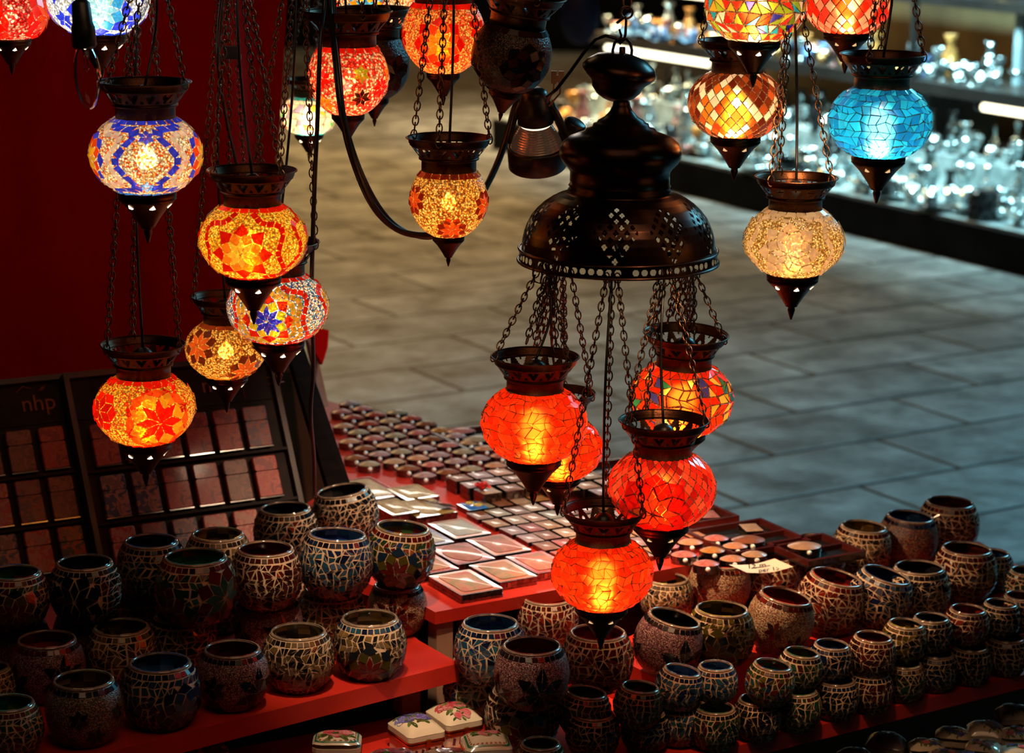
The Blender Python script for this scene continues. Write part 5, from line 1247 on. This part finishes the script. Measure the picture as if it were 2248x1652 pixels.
big_case(905, 1080, 0.0560, 0.075, 0.012, f4, B_GOLD, 'tan gilt case behind the gold cushion case, under the paper strip')
# dark wooden trays
TRAYM = mat_noise('tray_wood', (0.050, 0.007, 0.005), (0.085, 0.012, 0.008), 18, 0.25, coat=0.5)
def tray(px, py, ex, ey, label, split=True):
    p = PZ(px, py, ZB); t = thing('tray', label, 'tray', p, rz=A1); w = 0.006
    mb = MB(); mb.box(-ex, ex, -ey, ey, 0, 0.003); mb.obj('base', BLACK, t)
    mb = MB()
    for b in ((-ex, ex, -ey, -ey+w), (-ex, ex, ey-w, ey), (-ex, -ex+w, -ey+w, ey-w), (ex-w, ex, -ey+w, ey-w)): mb.box(*b, 0.003, 0.011)
    mb.obj('rim', TRAYM, t)
    if split: mb = MB(); mb.box(-ex+w, ex-w, -0.003, 0.003, 0.003, 0.010); mb.obj('divider', TRAYM, t)
    return p
for (px, py, ex, ey, lb, sh_, items) in ((1070, 968, 0.075, 0.062, 'dark red tray at the pavement edge behind the left red lamps', 'tray behind the left red lamps', ((-0.035, 0.030, 'bigoval', 0), (0.035, -0.03, 'bigoval', 2), (0.035, 0.03, 'bigoval', 4), (-0.035, -0.03, 'bigoval', 6))),
                                  (1318, 1052, 0.075, 0.062, 'dark tray behind the lamps at the middle of the table edge', 'tray behind the middle lamps', ((-0.03, 0.03, 'bigoval', 6), (0.035, -0.03, 'bigoval', 4))),
                                  (1490, 1140, 0.070, 0.055, 'dark tray half hidden by the red diamond-chip lamp', 'tray by the diamond-chip lamp', ((0.03, 0.025, 'bigoval', 4), (-0.02, -0.025, 'flat', 6), (0.035, -0.025, 'flat', 0))),
                                  (1640, 1190, 0.068, 0.062, 'dark red compartment tray beside the jars, holding an oval and an oblong box', 'tray beside the jars', ((-0.020, -0.030, 'bigoval', 5), (0.028, 0.030, 'flat', 2))),
                                  (1790, 1216, 0.050, 0.050, 'dark tray corner behind the white and navy jar', 'corner tray by the navy jar', ((-0.02, 0.0, 'bigoval', 2),))):
    p = tray(px, py, ex, ey, lb)
    for k, (a, b, kd, ci) in enumerate(items):
        M_ = Matrix.Translation(p) @ Matrix.Rotation(A1, 4, 'Z')
        place_box(kd, ci, M_ @ Vector((a, b, 0.003)), A1-0.3, f'{EN[ci][0]} {"oval" if kd != "flat" else "oblong"} box in the {sh_}, {["nearest", "second", "third", "fourth"][k]} compartment', 'boxes in the trays')
# blue enamel box, red flower, price strip
t = big_case(1037, 1110, 0.034, 0.042, 0.008, bx('bright_blue', (0.03, 0.16, 0.55)), bx('sky', (0.05, 0.25, 0.6)), 'small bright blue case with two yellow rings among the brown boxes')
mb = MB()
for x, y in ((0.006, -0.006), (0.0, 0.008)): mb.tube([(x+0.0055*cos(2*PI*k/20), y+0.0055*sin(2*PI*k/20), 0.0105) for k in range(20)], 0.0013, 6, closed=True)
mb.obj('yellow_ring', mat_noise('yellow_enamel', (0.6, 0.38, 0.03), (0.7, 0.48, 0.06), 50, 0.3), t)
t['group'] = 'little flat boxes'
mb = MB(); q = PZ(1058, 1068, ZB+0.028)
for k in range(14):
    a = k*2.4; r = 0.0035+0.0006*k; c_ = Vector((r*cos(a)*0.8, r*sin(a)*0.8, 0.006-0.0004*k)); n_ = 7
    mb.add([c_]+[c_+Vector((0.0052*cos(2*PI*i/n_), 0.0052*sin(2*PI*i/n_), 0.002*sin(i*1.7+k))) for i in range(n_)], [(0, 1+i, 1+(i+1) % n_) for i in range(n_)], smooth=True)
mb.lathe([(0.0, -0.006), (0.004, -0.004), (0.008, 0.0), (0.009, 0.003)], 14)
tag(mb.obj('flower_ornament', mat_noise('red_petals', (0.5, 0.015, 0.012), (0.65, 0.03, 0.02), 120, 0.35), loc=q), 'small red flower ornament among the deep square boxes', 'ornament')
mb = MB(); st = [PZ(x, y, ZB+0.022-abs(x-950)/5000) for x, y in ((900, 1088), (930, 1096), (960, 1103), (988, 1106))]; wv = PZ(915, 1098, ZB+0.02)-PZ(905, 1085, ZB+0.02)
wv = E2*0.022
for i in range(3): mb.add([st[i], st[i+1], st[i+1]+wv, st[i]+wv], [(0, 1, 2, 3), (3, 2, 1, 0)], smooth=True)
strip_o = mb.obj('price_strip', mat_noise('pink_paper', (0.6, 0.36, 0.33), (0.66, 0.42, 0.38), 30, 0.7)); tag(strip_o, 'curved pink paper price strip lying across the gold cases', 'price card')
ob = write('- 15 -', (st[1]+st[2])/2+wv*0.5+Vector((0, 0, 0.0015)), st[2]-st[1], -wv, 0.016); mw = ob.matrix_world.copy(); ob.parent = strip_o; ob.matrix_world = mw

# ------------------------------------------------------------------ porcelain boxes
PORC = mat_noise('white_porcelain', (0.66, 0.55, 0.40), (0.74, 0.63, 0.47), 12, 0.14, coat=0.7)
def mat_vc(name, rough=0.2):
    mt, nt, out = new_mat(name); b = principled(nt, out, **{'Roughness': rough, 'Coat Weight': 0.6}); at = nd(nt, 'VertexColor', layer_name='Col'); nt.links.new(at.outputs[0], b.inputs['Base Color']); return mt
PAINTC = mat_vc('painted_flowers')
def lidz(x, y, ax, ay, h0, hd): return h0+hd*max(0.0, (1-(x/ax)**4))*max(0.0, (1-(y/ay)**4))
def flowers(mb, ax, ay, h0, hd, blooms, rs):
    def disc(x, y, rx, ry, a, col, lift):
        n = 9; pts = []
        for k in range(n):
            u, v = rx*cos(2*PI*k/n), ry*sin(2*PI*k/n); X = x+u*cos(a)-v*sin(a); Y = y+u*sin(a)+v*cos(a)
            if abs(X) > ax*0.96 or abs(Y) > ay*0.96: return
            pts.append((X, Y, lidz(X, Y, ax, ay, h0, hd)+lift))
        mb.add(pts, [tuple(range(n))], 0, col)
    lift = 0.0006
    for bx_, by_, r, col in blooms:
        for k in range(7):
            a = rs.uniform(0, 2*PI); d = r*rs.uniform(1.0, 1.7); disc(bx_+d*cos(a), by_+d*sin(a), r*0.55, r*0.20, a+rs.uniform(-.6, .6), jc((0.10, 0.16, 0.04), 0.5), lift)
        lift += 0.00005
        for k in range(12):
            a = k*2.4; d = r*0.70*math.sqrt((12-k)/12); disc(bx_+d*cos(a), by_+d*sin(a), r*0.50, r*0.36, a+1.2, mix(col, (0.7, 0.45, 0.42) if col[0] > col[2] else (0.4, 0.4, 0.7), rs.uniform(0, 0.55)), lift); lift += 0.00002
def porcelain(px, py, ex, ey, label, blooms, border=None, zb=ZLOW, h=0.030, hd=0.012, shape='rect', rot=A1, group='porcelain boxes', simple=False):
    p = PZ(px, py, zb+h+hd*0.7); p.z = zb; rs = random.Random(int(px*3+py))
    t = thing('porcelain_box', label, 'porcelain box', p, group=group, rz=rot); ax, ay = ex/2, ey/2
    if shape == 'rect': pl = rrect(ax, ay, 0.006)
    elif shape == 'hex': pl = [(ax*cos(a)*(1.0), ay*sin(a)) for a in [2*PI*k/24 for k in range(24)]]; pl = [(max(-ax*0.92, min(ax*0.92, x*1.08)), max(-ay*0.86, min(ay*0.86, y*1.1))) for x, y in pl]
    else: pl = [(ax*1.0*(16*sin(a)**3)/16, ay*(13*cos(a)-5*cos(2*a)-2*cos(3*a)-cos(4*a)+2.5)/14.5) for a in [-2*PI*k/40 for k in range(40)]]
    q = []
    for (x0, y0), (x1, y1) in zip(pl, pl[1:]+pl[:1]):
        k = max(1, int(math.hypot(x1-x0, y1-y0)/0.0035)); q += [(x0+(x1-x0)*i/k, y0+(y1-y0)*i/k) for i in range(k)]
    pl = q; blooms = [(x*1.15, y*1.15, r*1.28, cc) for x, y, r, cc in blooms]
    mb = MB(); mb.prism([(x*0.95, y*0.95) for x, y in pl], 0, h*0.60); mb.obj('bowl', PORC, t)
    mb = MB(); mb.prism([(x*1.02, y*1.02) for x, y in pl], h*0.60, h*0.68); mb.prism([(x*1.02, y*1.02) for x, y in pl], h*0.72, h*0.80)
    mb.box(-0.003, 0.003, -ay-0.0025, -ay+0.002, h*0.55, h*0.85); mb.obj('gilt_rim', GOLDM, t)
    mb = MB(); n = len(pl); rings = 8; vs = []; fs = []; mb.prism(pl, h*0.80, h)
    for r in range(rings+1):
        s = 1-r/rings; vs += [(x*s, y*s, lidz(x*s*0.985, y*s*0.985, ax, ay, h, hd)) for x, y in pl]
    for r in range(rings): fs += [(r*n+k, r*n+(k+1) % n, (r+1)*n+(k+1) % n, (r+1)*n+k) for k in range(n)]
    mb.add(vs, fs, 0, (1, 1, 1), True); ld = mb.obj('lid', PORC, t)
    mb = MB()
    if border:
        for s0, s1, cc in ((0.90, 0.83, border), (0.80, 0.74, (0.35, 0.12, 0.06))):
            v = [(x*s0, y*s0, lidz(x*s0*0.985, y*s0*0.985, ax, ay, h, hd)+0.0006) for x, y in pl]+[(x*s1, y*s1, lidz(x*s1*0.985, y*s1*0.985, ax, ay, h, hd)+0.0006) for x, y in pl]
            if cc is border: mb.add(v, [(k, (k+1) % n, n+(k+1) % n, n+k) for k in range(n)], 0, cc)
            else: mb.add(v, [(k, (k+1) % n, n+(k+1) % n, n+k) for k in range(0, n, 2)], 0, cc)
    flowers(mb, ax, ay, h, hd, blooms, rs); mb.obj('painted_flowers', PAINTC, ld)
    if not simple:
        mb = MB()
        for k in range(5): x = -ax*0.7+k*ax*0.35; mb.add([(x, -ay*0.957, h*0.15), (x+ax*0.15, -ay*0.957, h*0.12), (x+ax*0.2, -ay*0.957, h*0.4), (x+ax*0.06, -ay*0.957, h*0.45)], [(0, 1, 2, 3)], 0, jc((0.12, 0.06, 0.10), 0.6))
        mb.obj('painted_flowers', PAINTC, t)
    return t
RO, BLU = (0.48, 0.03, 0.06), (0.03, 0.03, 0.22)
porcelain(914, 1582, 0.052, 0.062, 'porcelain box with blue roses on the lid, square', [(-0.010, 0.006, 0.0105, BLU), (0.008, 0.002, 0.010, (0.06, 0.05, 0.36)), (-0.002, 0.018, 0.008, BLU), (0.014, 0.018, 0.005, BLU)])
porcelain(997, 1556, 0.052, 0.062, 'porcelain box with pink and red roses touching the blue-rose box', [(-0.009, 0.004, 0.010, (0.40, 0.012, 0.02)), (0.006, 0.004, 0.0105, RO), (0.0, 0.020, 0.008, RO), (0.018, 0.004, 0.006, RO), (0.004, -0.018, 0.006, RO), (-0.006, -0.020, 0.004, RO)])
porcelain(1068, 1617, 0.058, 0.050, 'porcelain box with a green border and one pink rose, nearest the dark jars', [(0.0, 0.004, 0.009, RO), (0.008, 0.005, 0.006, RO)], border=(0.03, 0.18, 0.09), rot=A1-0.35)
porcelain(740, 1616, 0.064, 0.050, 'faceted oval porcelain box with green border, alone on the low shelf', [(0.0, 0.0, 0.009, RO), (-0.008, 0.003, 0.007, RO), (0.009, 0.002, 0.007, RO)], border=(0.03, 0.18, 0.09), shape='hex', rot=0.02)
porcelain(862, 1656, 0.060, 0.050, 'pink-rose porcelain box in front of the blue-rose box', [(0.006, 0.004, 0.010, RO), (-0.014, 0.004, 0.006, RO), (0.018, 0.004, 0.006, RO)], rot=0.1)
porcelain(980, 1655, 0.056, 0.050, 'porcelain box with pink blooms, half cut between two other boxes', [(0.0, 0.006, 0.010, RO), (0.010, 0.004, 0.006, RO)], border=(0.03, 0.18, 0.09), rot=0.15)
porcelain(442, 1641, 0.064, 0.056, 'heart shaped porcelain box with blue flowers at the bottom of the picture', [(-0.008, 0.004, 0.009, BLU), (0.010, 0.006, 0.010, (0.05, 0.05, 0.34)), (0.0, 0.014, 0.006, BLU)], shape='heart', rot=0.1)
porcelain(345, 1672, 0.05, 0.05, 'porcelain box barely showing its lid below the speckled jar', [(0.0, 0.0, 0.006, RO)], rot=0.3)
rs2 = random.Random(4); k = 0
spots = [(1945, 1618, 'rect'), (2035, 1632, 'hex'), (2093, 1606, 'hex'), (2165, 1592, 'rect'), (2232, 1556, 'rect'), (2160, 1634, 'hex'), (2236, 1606, 'hex'), (1880, 1652, 'hex'), (2075, 1655, 'hex'), (2232, 1645, 'rect'), (2120, 1660, 'hex')]
nm = ['square box with dark blossoms, apart at the near side', 'oval box right after the square dark-blossom one', 'pale oval box in the middle behind two others', 'square box with a bright metal edge', 'upright corner box cut by the frame under the table edge', 'oval box before the metal-edged one',
      'oval white box cut by the frame', 'dim oval box nearest the left of the low dark shelf', 'flowered oval box cut by the bottom edge', 'square box in the very corner', 'oval box between the corner box and the flowered one']
for (x, y, sh), l_ in zip(spots, nm):
    porcelain(x, y, 0.052, 0.046, 'small porcelain '+l_, [(rs2.uniform(-.012, .012), rs2.uniform(-.01, .01), 0.0045, rs2.choice([RO, BLU, (0.1, 0.05, 0.04)])) for _ in range(5)], zb=ZLOWR, shape=sh, rot=rs2.uniform(-0.5, 0.6), group='small boxes on the low dark shelf', simple=True)
# ------------------------------------------------------------------ the glassware stall across the plaza
SA, SB = PZ(2248, 607, 0), PZ(1488, 424, 0)
sx = (SB-SA).normalized(); sy = Vector((sx.y, -sx.x, 0)) if Vector((sx.y, -sx.x, 0)).y > 0 else Vector((-sx.y, sx.x, 0))
def ST(a, d, z): return SA+sx*a+sy*d+Vector((0, 0, z))
MS = Matrix((sx, sy, Vector((0, 0, 1)))).transposed().to_4x4(); MS = Matrix.Translation(SA) @ MS
FASC = mat_noise('black_fascia', (0.004, 0.004, 0.005), (0.009, 0.009, 0.010), 5, 0.8, spec=0.05)
MIRR = mat_noise('mirror_cloth', (0.20, 0.26, 0.27), (0.55, 0.66, 0.66), 14, 0.35, 0.3)
SHELF = mat_noise('dark_shelf', (0.012, 0.010, 0.009), (0.02, 0.017, 0.015), 6, 0.4)
OCHRE = mat_noise('ochre_panel', (0.10, 0.075, 0.035), (0.20, 0.15, 0.07), 2.5, 0.7)
t = thing('glassware_stall', 'long stepped stall with black plinth and dark shelves full of glassware', 'stall', ST(0, 0, 0))
t.matrix_world = Matrix.Translation(SA) @ MS.to_3x3().to_4x4()
X0, X1 = -1.2, 3.85
def sbox(name, mat, *b):
    mb = MB()
    for q in b: mb.box(*q)
    return mb.obj(name, mat, t)
ZP, Z2, Z3 = 0.155, 0.565, 0.90
sbox('plinth', FASC, (X0, X1, 0.0, 1.5, 0.0, ZP-0.01))
sbox('plinth_top', MIRR, (X0, X1, 0.02, 1.5, ZP-0.01, ZP))
sbox('shelf', SHELF, (X0, X1, 0.55, 1.25, Z2-0.05, Z2))
sbox('shelf', SHELF, (X0, X1, 0.75, 1.25, Z3-0.04, Z3))
sbox('riser', MIRR, (X0, X1, 0.50, 1.0, ZP, ZP+0.13))
sbox('back_panel', OCHRE, (X0, X1, 1.5, 1.55, 0, 1.8))
for xx in (-0.55, 0.10, 1.35, 2.4): sbox('post', SHELF, (xx-0.012, xx+0.012, 0.56, 0.584, ZP, Z3))
PALE = mat_noise('pale_panel', (0.22, 0.30, 0.32), (0.34, 0.44, 0.46), 3, 0.5)
sbox('upright_panel', PALE, (0.72, 0.80, 0.8, 1.2, Z2, Z3-0.04))
sbox('upright_panel', PALE, (0.95, 0.99, 0.8, 1.2, Z2, Z3-0.04))
sbox('upright_panel', PALE, (1.5, 1.56, 0.8, 1.2, ZP, Z2-0.05))
TUBE = mat_emit('cool_tube', (0.85, 1.0, 0.98), 9, False); TUBEW = mat_emit('warm_tube', (1.0, 0.92, 0.62), 4.5, False)
def tubelight(x0, x1, y, z, m, lb):
    tt = thing('strip_light', lb, 'strip light', ST((x0+x1)/2, y, z)); mb = MB(); mb.tube([ST(x0, y, z)-tt.location, ST(x1, y, z)-tt.location], 0.016, 10); mb.obj('tube', m, tt)
    mb = MB()
    for a in (x0, x1): mb.tube([ST(a-0.02, y, z)-tt.location, ST(a+0.02, y, z)-tt.location], 0.018, 10)
    mb.obj('end_cap', SHELF, tt)
tubelight(0.42, 0.60, 0.80, Z3-0.062, TUBE, 'bright cool strip light under the upper shelf of the glass stall, the wider one')
tubelight(0.12, 0.26, 0.80, Z3-0.062, TUBE, 'bright cool strip light under the upper shelf near the edge of the picture')
tubelight(2.8, 3.75, 0.62, Z3-0.10, TUBEW, 'warm cream strip light above the orange goods of the glass stall')
tubelight(2.8, 3.75, 0.60, Z2-0.075, TUBEW, 'warm cream strip light under the middle shelf behind the bronze dome')
tubelight(0.62, 0.95, 0.60, Z2-0.075, TUBEW, 'warm strip light under the middle shelf behind the turquoise lamp')
# glass and silver pieces
def glassy(name, c, metal, rough=0.08, emis=None):
    mt, nt, out = new_mat(name); L = nt.links.new; b = principled(nt, out, **{'Roughness': rough, 'Metallic': metal})
    tc = nd(nt, 'TexCoord'); vo = nd(nt, 'TexVoronoi', Scale=38.0); L(tc.outputs['Object'], vo.inputs['Vector']); bp = nd(nt, 'Bump', Strength=1.0, Distance=0.012); L(vo.outputs[0], bp.inputs['Height']); L(bp.outputs[0], b.inputs['Normal'])
    r = nd(nt, 'ValToRGB'); r.color_ramp.elements[0].color = c4(tuple(x*0.25 for x in c)); r.color_ramp.elements[1].color = c4(c); sp = nd(nt, 'SeparateColor'); L(vo.outputs['Color'], sp.inputs[0]); L(sp.outputs[0], r.inputs[0]); L(r.outputs[0], b.inputs['Base Color']); return mt
CRY = glassy('cut_crystal', (0.72, 0.85, 0.85), 0.75); CRY2 = glassy('grey_crystal', (0.42, 0.50, 0.50), 0.85, 0.12); DKG = glassy('dark_glass', (0.05, 0.05, 0.05), 0.5, 0.1)
AMB = glassy('amber_glass', (0.75, 0.36, 0.10), 0.3, 0.2); BLG = glassy('blue_glass', (0.10, 0.22, 0.45), 0.3, 0.2); ROS = glassy('rose_glass', (0.55, 0.25, 0.22), 0.3, 0.2)
SH = {'bowl': [(0.02, 0), (0.022, 0.006), (0.012, 0.012), (0.03, 0.025), (0.052, 0.05), (0.058, 0.066), (0.050, 0.056), (0.028, 0.032), (0.0, 0.022)],
      'goblet': [(0.026, 0), (0.024, 0.004), (0.005, 0.010), (0.004, 0.045), (0.012, 0.056), (0.026, 0.075), (0.028, 0.11), (0.025, 0.112), (0.020, 0.078), (0.0, 0.062)],
      'bottle': [(0.026, 0), (0.030, 0.008), (0.031, 0.06), (0.024, 0.082), (0.009, 0.098), (0.008, 0.125), (0.012, 0.128), (0.014, 0.140), (0.007, 0.152), (0.0, 0.154)],
      'vase': [(0.022, 0), (0.018, 0.010), (0.030, 0.04), (0.034, 0.07), (0.018, 0.105), (0.015, 0.13), (0.028, 0.155), (0.025, 0.155), (0.012, 0.13), (0.0, 0.1)],
      'dish': [(0.03, 0), (0.034, 0.006), (0.07, 0.018), (0.095, 0.024), (0.090, 0.018), (0.03, 0.010), (0.0, 0.010)],
      'tumbler': [(0.022, 0), (0.024, 0.004), (0.029, 0.075), (0.026, 0.075), (0.021, 0.010), (0.0, 0.010)]}
GM = {}
def glass_item(sh, mname, mt, loc, sc, shelf):
    k = (sh, mname)
    if k not in GM: mb = MB(); mb.lathe(SH[sh], 24, capb=True); GM[k] = mb.mesh('glass_'+sh, [mt])
    o = link('glass_'+sh, GM[k], None, loc=loc, scale=sc, rot=(0, 0, rg.uniform(0, 6)))
    tag(o, f'{mname} glass {sh} among the blurred glassware on the {shelf} of the far stall', 'glassware', f'{mname} {sh} pieces on the {shelf}'); return o
rg = random.Random(21); RNG = 4.0
TYPES = [('clear', CRY), ('clear', CRY), ('grey', CRY2), ('clear', CRY), ('dark', DKG)]
for d, n, sc, shs in ((0.10, 40, 0.85, ['dish', 'bowl', 'bowl', 'tumbler']), (0.23, 44, 1.0, ['bowl', 'goblet', 'tumbler', 'vase', 'dish']), (0.37, 44, 1.1, ['goblet', 'vase', 'bottle', 'bowl', 'goblet'])):
    for i in range(n):
        a = -0.3+RNG*(i+rg.uniform(0.1, 0.9))/n
        if a > 2.2 and rg.random() < 0.5: nmm, mt = rg.choice([('amber', AMB), ('rose', ROS), ('clear', CRY)])
        else: nmm, mt = rg.choice(TYPES)
        sh = rg.choice(shs)
        glass_item(sh, nmm, mt, ST(a, d+rg.uniform(-0.04, 0.04), ZP), sc*rg.uniform(0.8, 1.25), 'low plinth')
for d, n, sc, shs in ((0.53, 46, 0.9, ['bowl', 'goblet', 'vase', 'tumbler']), (0.64, 42, 1.0, ['vase', 'bottle', 'goblet'])):
    for i in range(n):
        a = -0.3+RNG*(i+rg.uniform(0.1, 0.9))/n; nmm, mt = rg.choice(TYPES)
        glass_item(rg.choice(shs), nmm, mt, ST(a, d+rg.uniform(-0.02, 0.03), ZP+0.13), sc*rg.uniform(0.8, 1.15), 'raised step')
for d, n, sc, shs in ((0.60, 50, 0.75, ['tumbler', 'goblet', 'tumbler']), (0.70, 46, 0.85, ['goblet', 'tumbler', 'bowl']), (0.82, 42, 0.95, ['goblet', 'vase', 'bowl'])):
    for i in range(n):
        a = -0.2+RNG*(i+0.5+rg.uniform(-0.2, 0.2))/n
        if a > 1.35: nmm, mt = rg.choice([('amber', AMB), ('amber', AMB), ('rose', ROS), ('blue', BLG), ('clear', CRY)])
        elif a > 0.62 and a < 0.95: continue
        else: nmm, mt = rg.choice(TYPES[:4])
        glass_item(rg.choice(shs), nmm, mt, ST(a, d+rg.uniform(-0.03, 0.03), Z2), sc*rg.uniform(0.85, 1.2), 'middle shelf')
for i in range(26):
    a = -0.2+4.0*(i+0.5)/26
    nmm, mt = rg.choice([('amber', AMB), ('blue', BLG), ('dark', DKG), ('rose', ROS)]) if a > 1.0 else rg.choice(TYPES)
    glass_item(rg.choice(['bowl', 'vase', 'bottle']), nmm, mt, ST(a, 0.95+rg.uniform(-0.05, 0.05), Z3), rg.uniform(0.9, 1.3), 'top shelf')
mb = MB(); mb.lathe([(0.0, 0.0), (0.055, 0.0), (0.058, 0.01), (0.058, 0.10), (0.05, 0.11), (0.03, 0.115), (0.0, 0.115)], 28)
tag(mb.obj('dark_canister', DKG, loc=ST(0.33, 0.08, ZP)), 'dark round canister in front of the clear glass on the low plinth', 'canister')
# dark blue plate hanging at the far end
mb = MB(); mb.lathe([(0.0, 0.0), (0.06, 0.002), (0.10, 0.010), (0.105, 0.016), (0.10, 0.018), (0.0, 0.012)], 36, M=Matrix.Translation(P(1272, 35, 9.6)) @ Matrix.Rotation(PI/2, 4, 'X') @ Matrix.Diagonal((0.75, 1.1, 1, 1)))
tag(mb.obj('wall_plate', mat_noise('indigo_glaze', (0.010, 0.012, 0.05), (0.02, 0.03, 0.10), 12, 0.3)), 'dark indigo oval plate hanging at the far end of the glass stall', 'plate')
# blue cloth bundle on the middle shelf
mb = MB(); vs = []
for j in range(7):
    for i in range(13):
        p = ST(3.0+0.7*i/12, 0.56+0.30*j/6, Z2+0.012+0.012*sin(i*1.3)+0.01*sin(j*2.0+i)); vs.append(p)
mb.add(vs, [(j*13+i, j*13+i+1, (j+1)*13+i+1, (j+1)*13+i) for j in range(6) for i in range(12)], smooth=True)
tag(mb.obj('folded_cloth', mat_noise('blue_cloth', (0.05, 0.16, 0.32), (0.10, 0.26, 0.48), 8, 0.8)), 'folded light blue cloth on the middle shelf behind the ceiling cup', 'cloth')
# warm stall far behind
t = thing('far_stall', 'dim warm-lit stall far off beyond the open pavement', 'stall', (0.35, 17.0, 0))
mb = MB(); mb.box(-2.3, 0.85, 0, 0.8, 0, 0.42); mb.obj('counter', FASC, t)
mb = MB(); mb.box(-2.3, 0.85, 0.7, 0.75, 0.42, 2.2); mb.obj('back_panel', mat_noise('warm_panel', (0.35, 0.19, 0.05), (0.6, 0.36, 0.12), 4, 0.7), t)
for i in range(14):
    a = -2.1+2.8*(i+0.5)/14; 
    nmm, mt = rg.choice([('amber', AMB), ('blue', BLG), ('rose', ROS), ('dark', DKG)]); sh = rg.choice(['vase', 'bottle', 'bowl'])
    glass_item(sh, nmm, mt, Vector((0.35+a, 17.3, 0.42)), rg.uniform(1.6, 2.4), 'counter of the dim stall beyond, not')['label'] = f'{nmm} {sh} on the counter of the dim stall farthest away'

# ------------------------------------------------------------------ light
def area(name, loc, aim, sx_, sy_, e, col, spread=PI):
    l = bpy.data.lights.new(name, 'AREA'); l.shape = 'RECTANGLE'; l.size = sx_; l.size_y = sy_; l.energy = e; l.color = col; l.spread = spread
    o = bpy.data.objects.new(name, l); COL.objects.link(o); o.location = loc; o.rotation_euler = (Vector(aim)-Vector(loc)).to_track_quat('-Z', 'Y').to_euler(); return o
def spot(name, loc, aim, e, col, ang, blend=0.6, rad=0.03):
    l = bpy.data.lights.new(name, 'SPOT'); l.energy = e; l.color = col; l.spot_size = math.radians(ang); l.spot_blend = blend; l.shadow_soft_size = rad
    o = bpy.data.objects.new(name, l); COL.objects.link(o); o.location = loc; o.rotation_euler = (Vector(aim)-Vector(loc)).to_track_quat('-Z', 'Y').to_euler(); return o
tgt = PZ(1060, 1180, ZB)
spot('halogen_beam', P(1184, 388, 2.97), tgt, 20, (1.0, 0.74, 0.50), 74, 0.9, 0.02)
spot('halogen_side', P(1184, 392, 2.97), (0.30, 3.10, 0.55), 34, (1.0, 0.64, 0.36), 62, 0.8, 0.015)
spot('far_fill_spot', (-0.02, 3.25, 1.5), PZ(960, 1000, ZB), 13, (1.0, 0.86, 0.72), 52, 0.8, 0.02)  # added spot without a fixture, brightens the far oval boxes
spot('left_fill_spot', (-0.14, 2.42, 1.60), (-0.18, 2.90, 0.56), 42, (1.0, 0.72, 0.46), 29, 0.8, 0.02)  # unseen key spot added to lift the left-hand jars
spot('right_fill_spot', (0.30, 2.35, 1.60), (0.26, 3.02, 0.52), 42, (1.0, 0.58, 0.30), 32, 1.0, 0.03)  # added warm spot over the right-hand jars, no lamp hangs there
area('lid_glare_area', (-0.05, 8.0, 2.16), (0, 3.2, 0.6), 1.1, 0.14, 9, (1.0, 0.90, 0.78))  # added area light in mirror direction, puts glare on the lids
area('stall_fill', (0.15, 1.7, 2.4), (0.1, 2.9, 0.5), 1.2, 0.8, 5.0, (1.0, 0.56, 0.30))
area('glass_stall_tubes', ST(1.0, 0.2, 1.7), ST(1.0, 0.75, 0.2), 3.4, 0.25, 110, (0.52, 0.92, 1.0), math.radians(100))
area('plaza_cool', (3.2, 6.5, 3.2), (1.6, 5.0, 0), 1.5, 1.5, 84, (0.20, 0.74, 1.0), math.radians(120))
spot('box_fill_spot', (0.0, 2.15, 1.60), PZ(960, 1600, ZLOW), 22, (1.0, 0.78, 0.52), 15, 0.9, 0.02)  # added narrow spot, only brightens the porcelain boxes
area('plaza_far_warm', (-1.2, 12.0, 4.2), (-0.7, 11.0, 0), 2.0, 2.5, 145, (1.0, 0.62, 0.25), math.radians(95))
area('stall_warm_end', ST(4.0, 0.2, 1.7), ST(4.0, 0.75, 0.2), 1.6, 0.25, 45, (1.0, 0.80, 0.50), math.radians(100))
area('plaza_warm', (-2.3, 8.6, 4.4), (-1.1, 6.8, 0), 1.5, 1.5, 26, (1.0, 0.62, 0.27), math.radians(80))
area('far_stall_lamp', (-0.2, 16.2, 2.4), (-0.2, 17.6, 1.0), 2.0, 0.3, 40, (1.0, 0.7, 0.35))
w = bpy.data.worlds.new('night'); scene.world = w; w.use_nodes = True
w.node_tree.nodes['Background'].inputs[0].default_value = (0.010, 0.012, 0.018, 1); w.node_tree.nodes['Background'].inputs[1].default_value = 0.25

cy = scene.cycles
cy.use_denoising = True; cy.use_adaptive_sampling = True; cy.adaptive_threshold = 0.02
cy.max_bounces = 7; cy.diffuse_bounces = 3; cy.glossy_bounces = 3; cy.transmission_bounces = 5; cy.transparent_max_bounces = 10
cy.caustics_refractive = False; cy.caustics_reflective = False; cy.sample_clamp_indirect = 4.0
scene.view_settings.view_transform = 'Standard'; scene.view_settings.look = 'None'; scene.view_settings.exposure = 0.0; scene.view_settings.gamma = 0.95
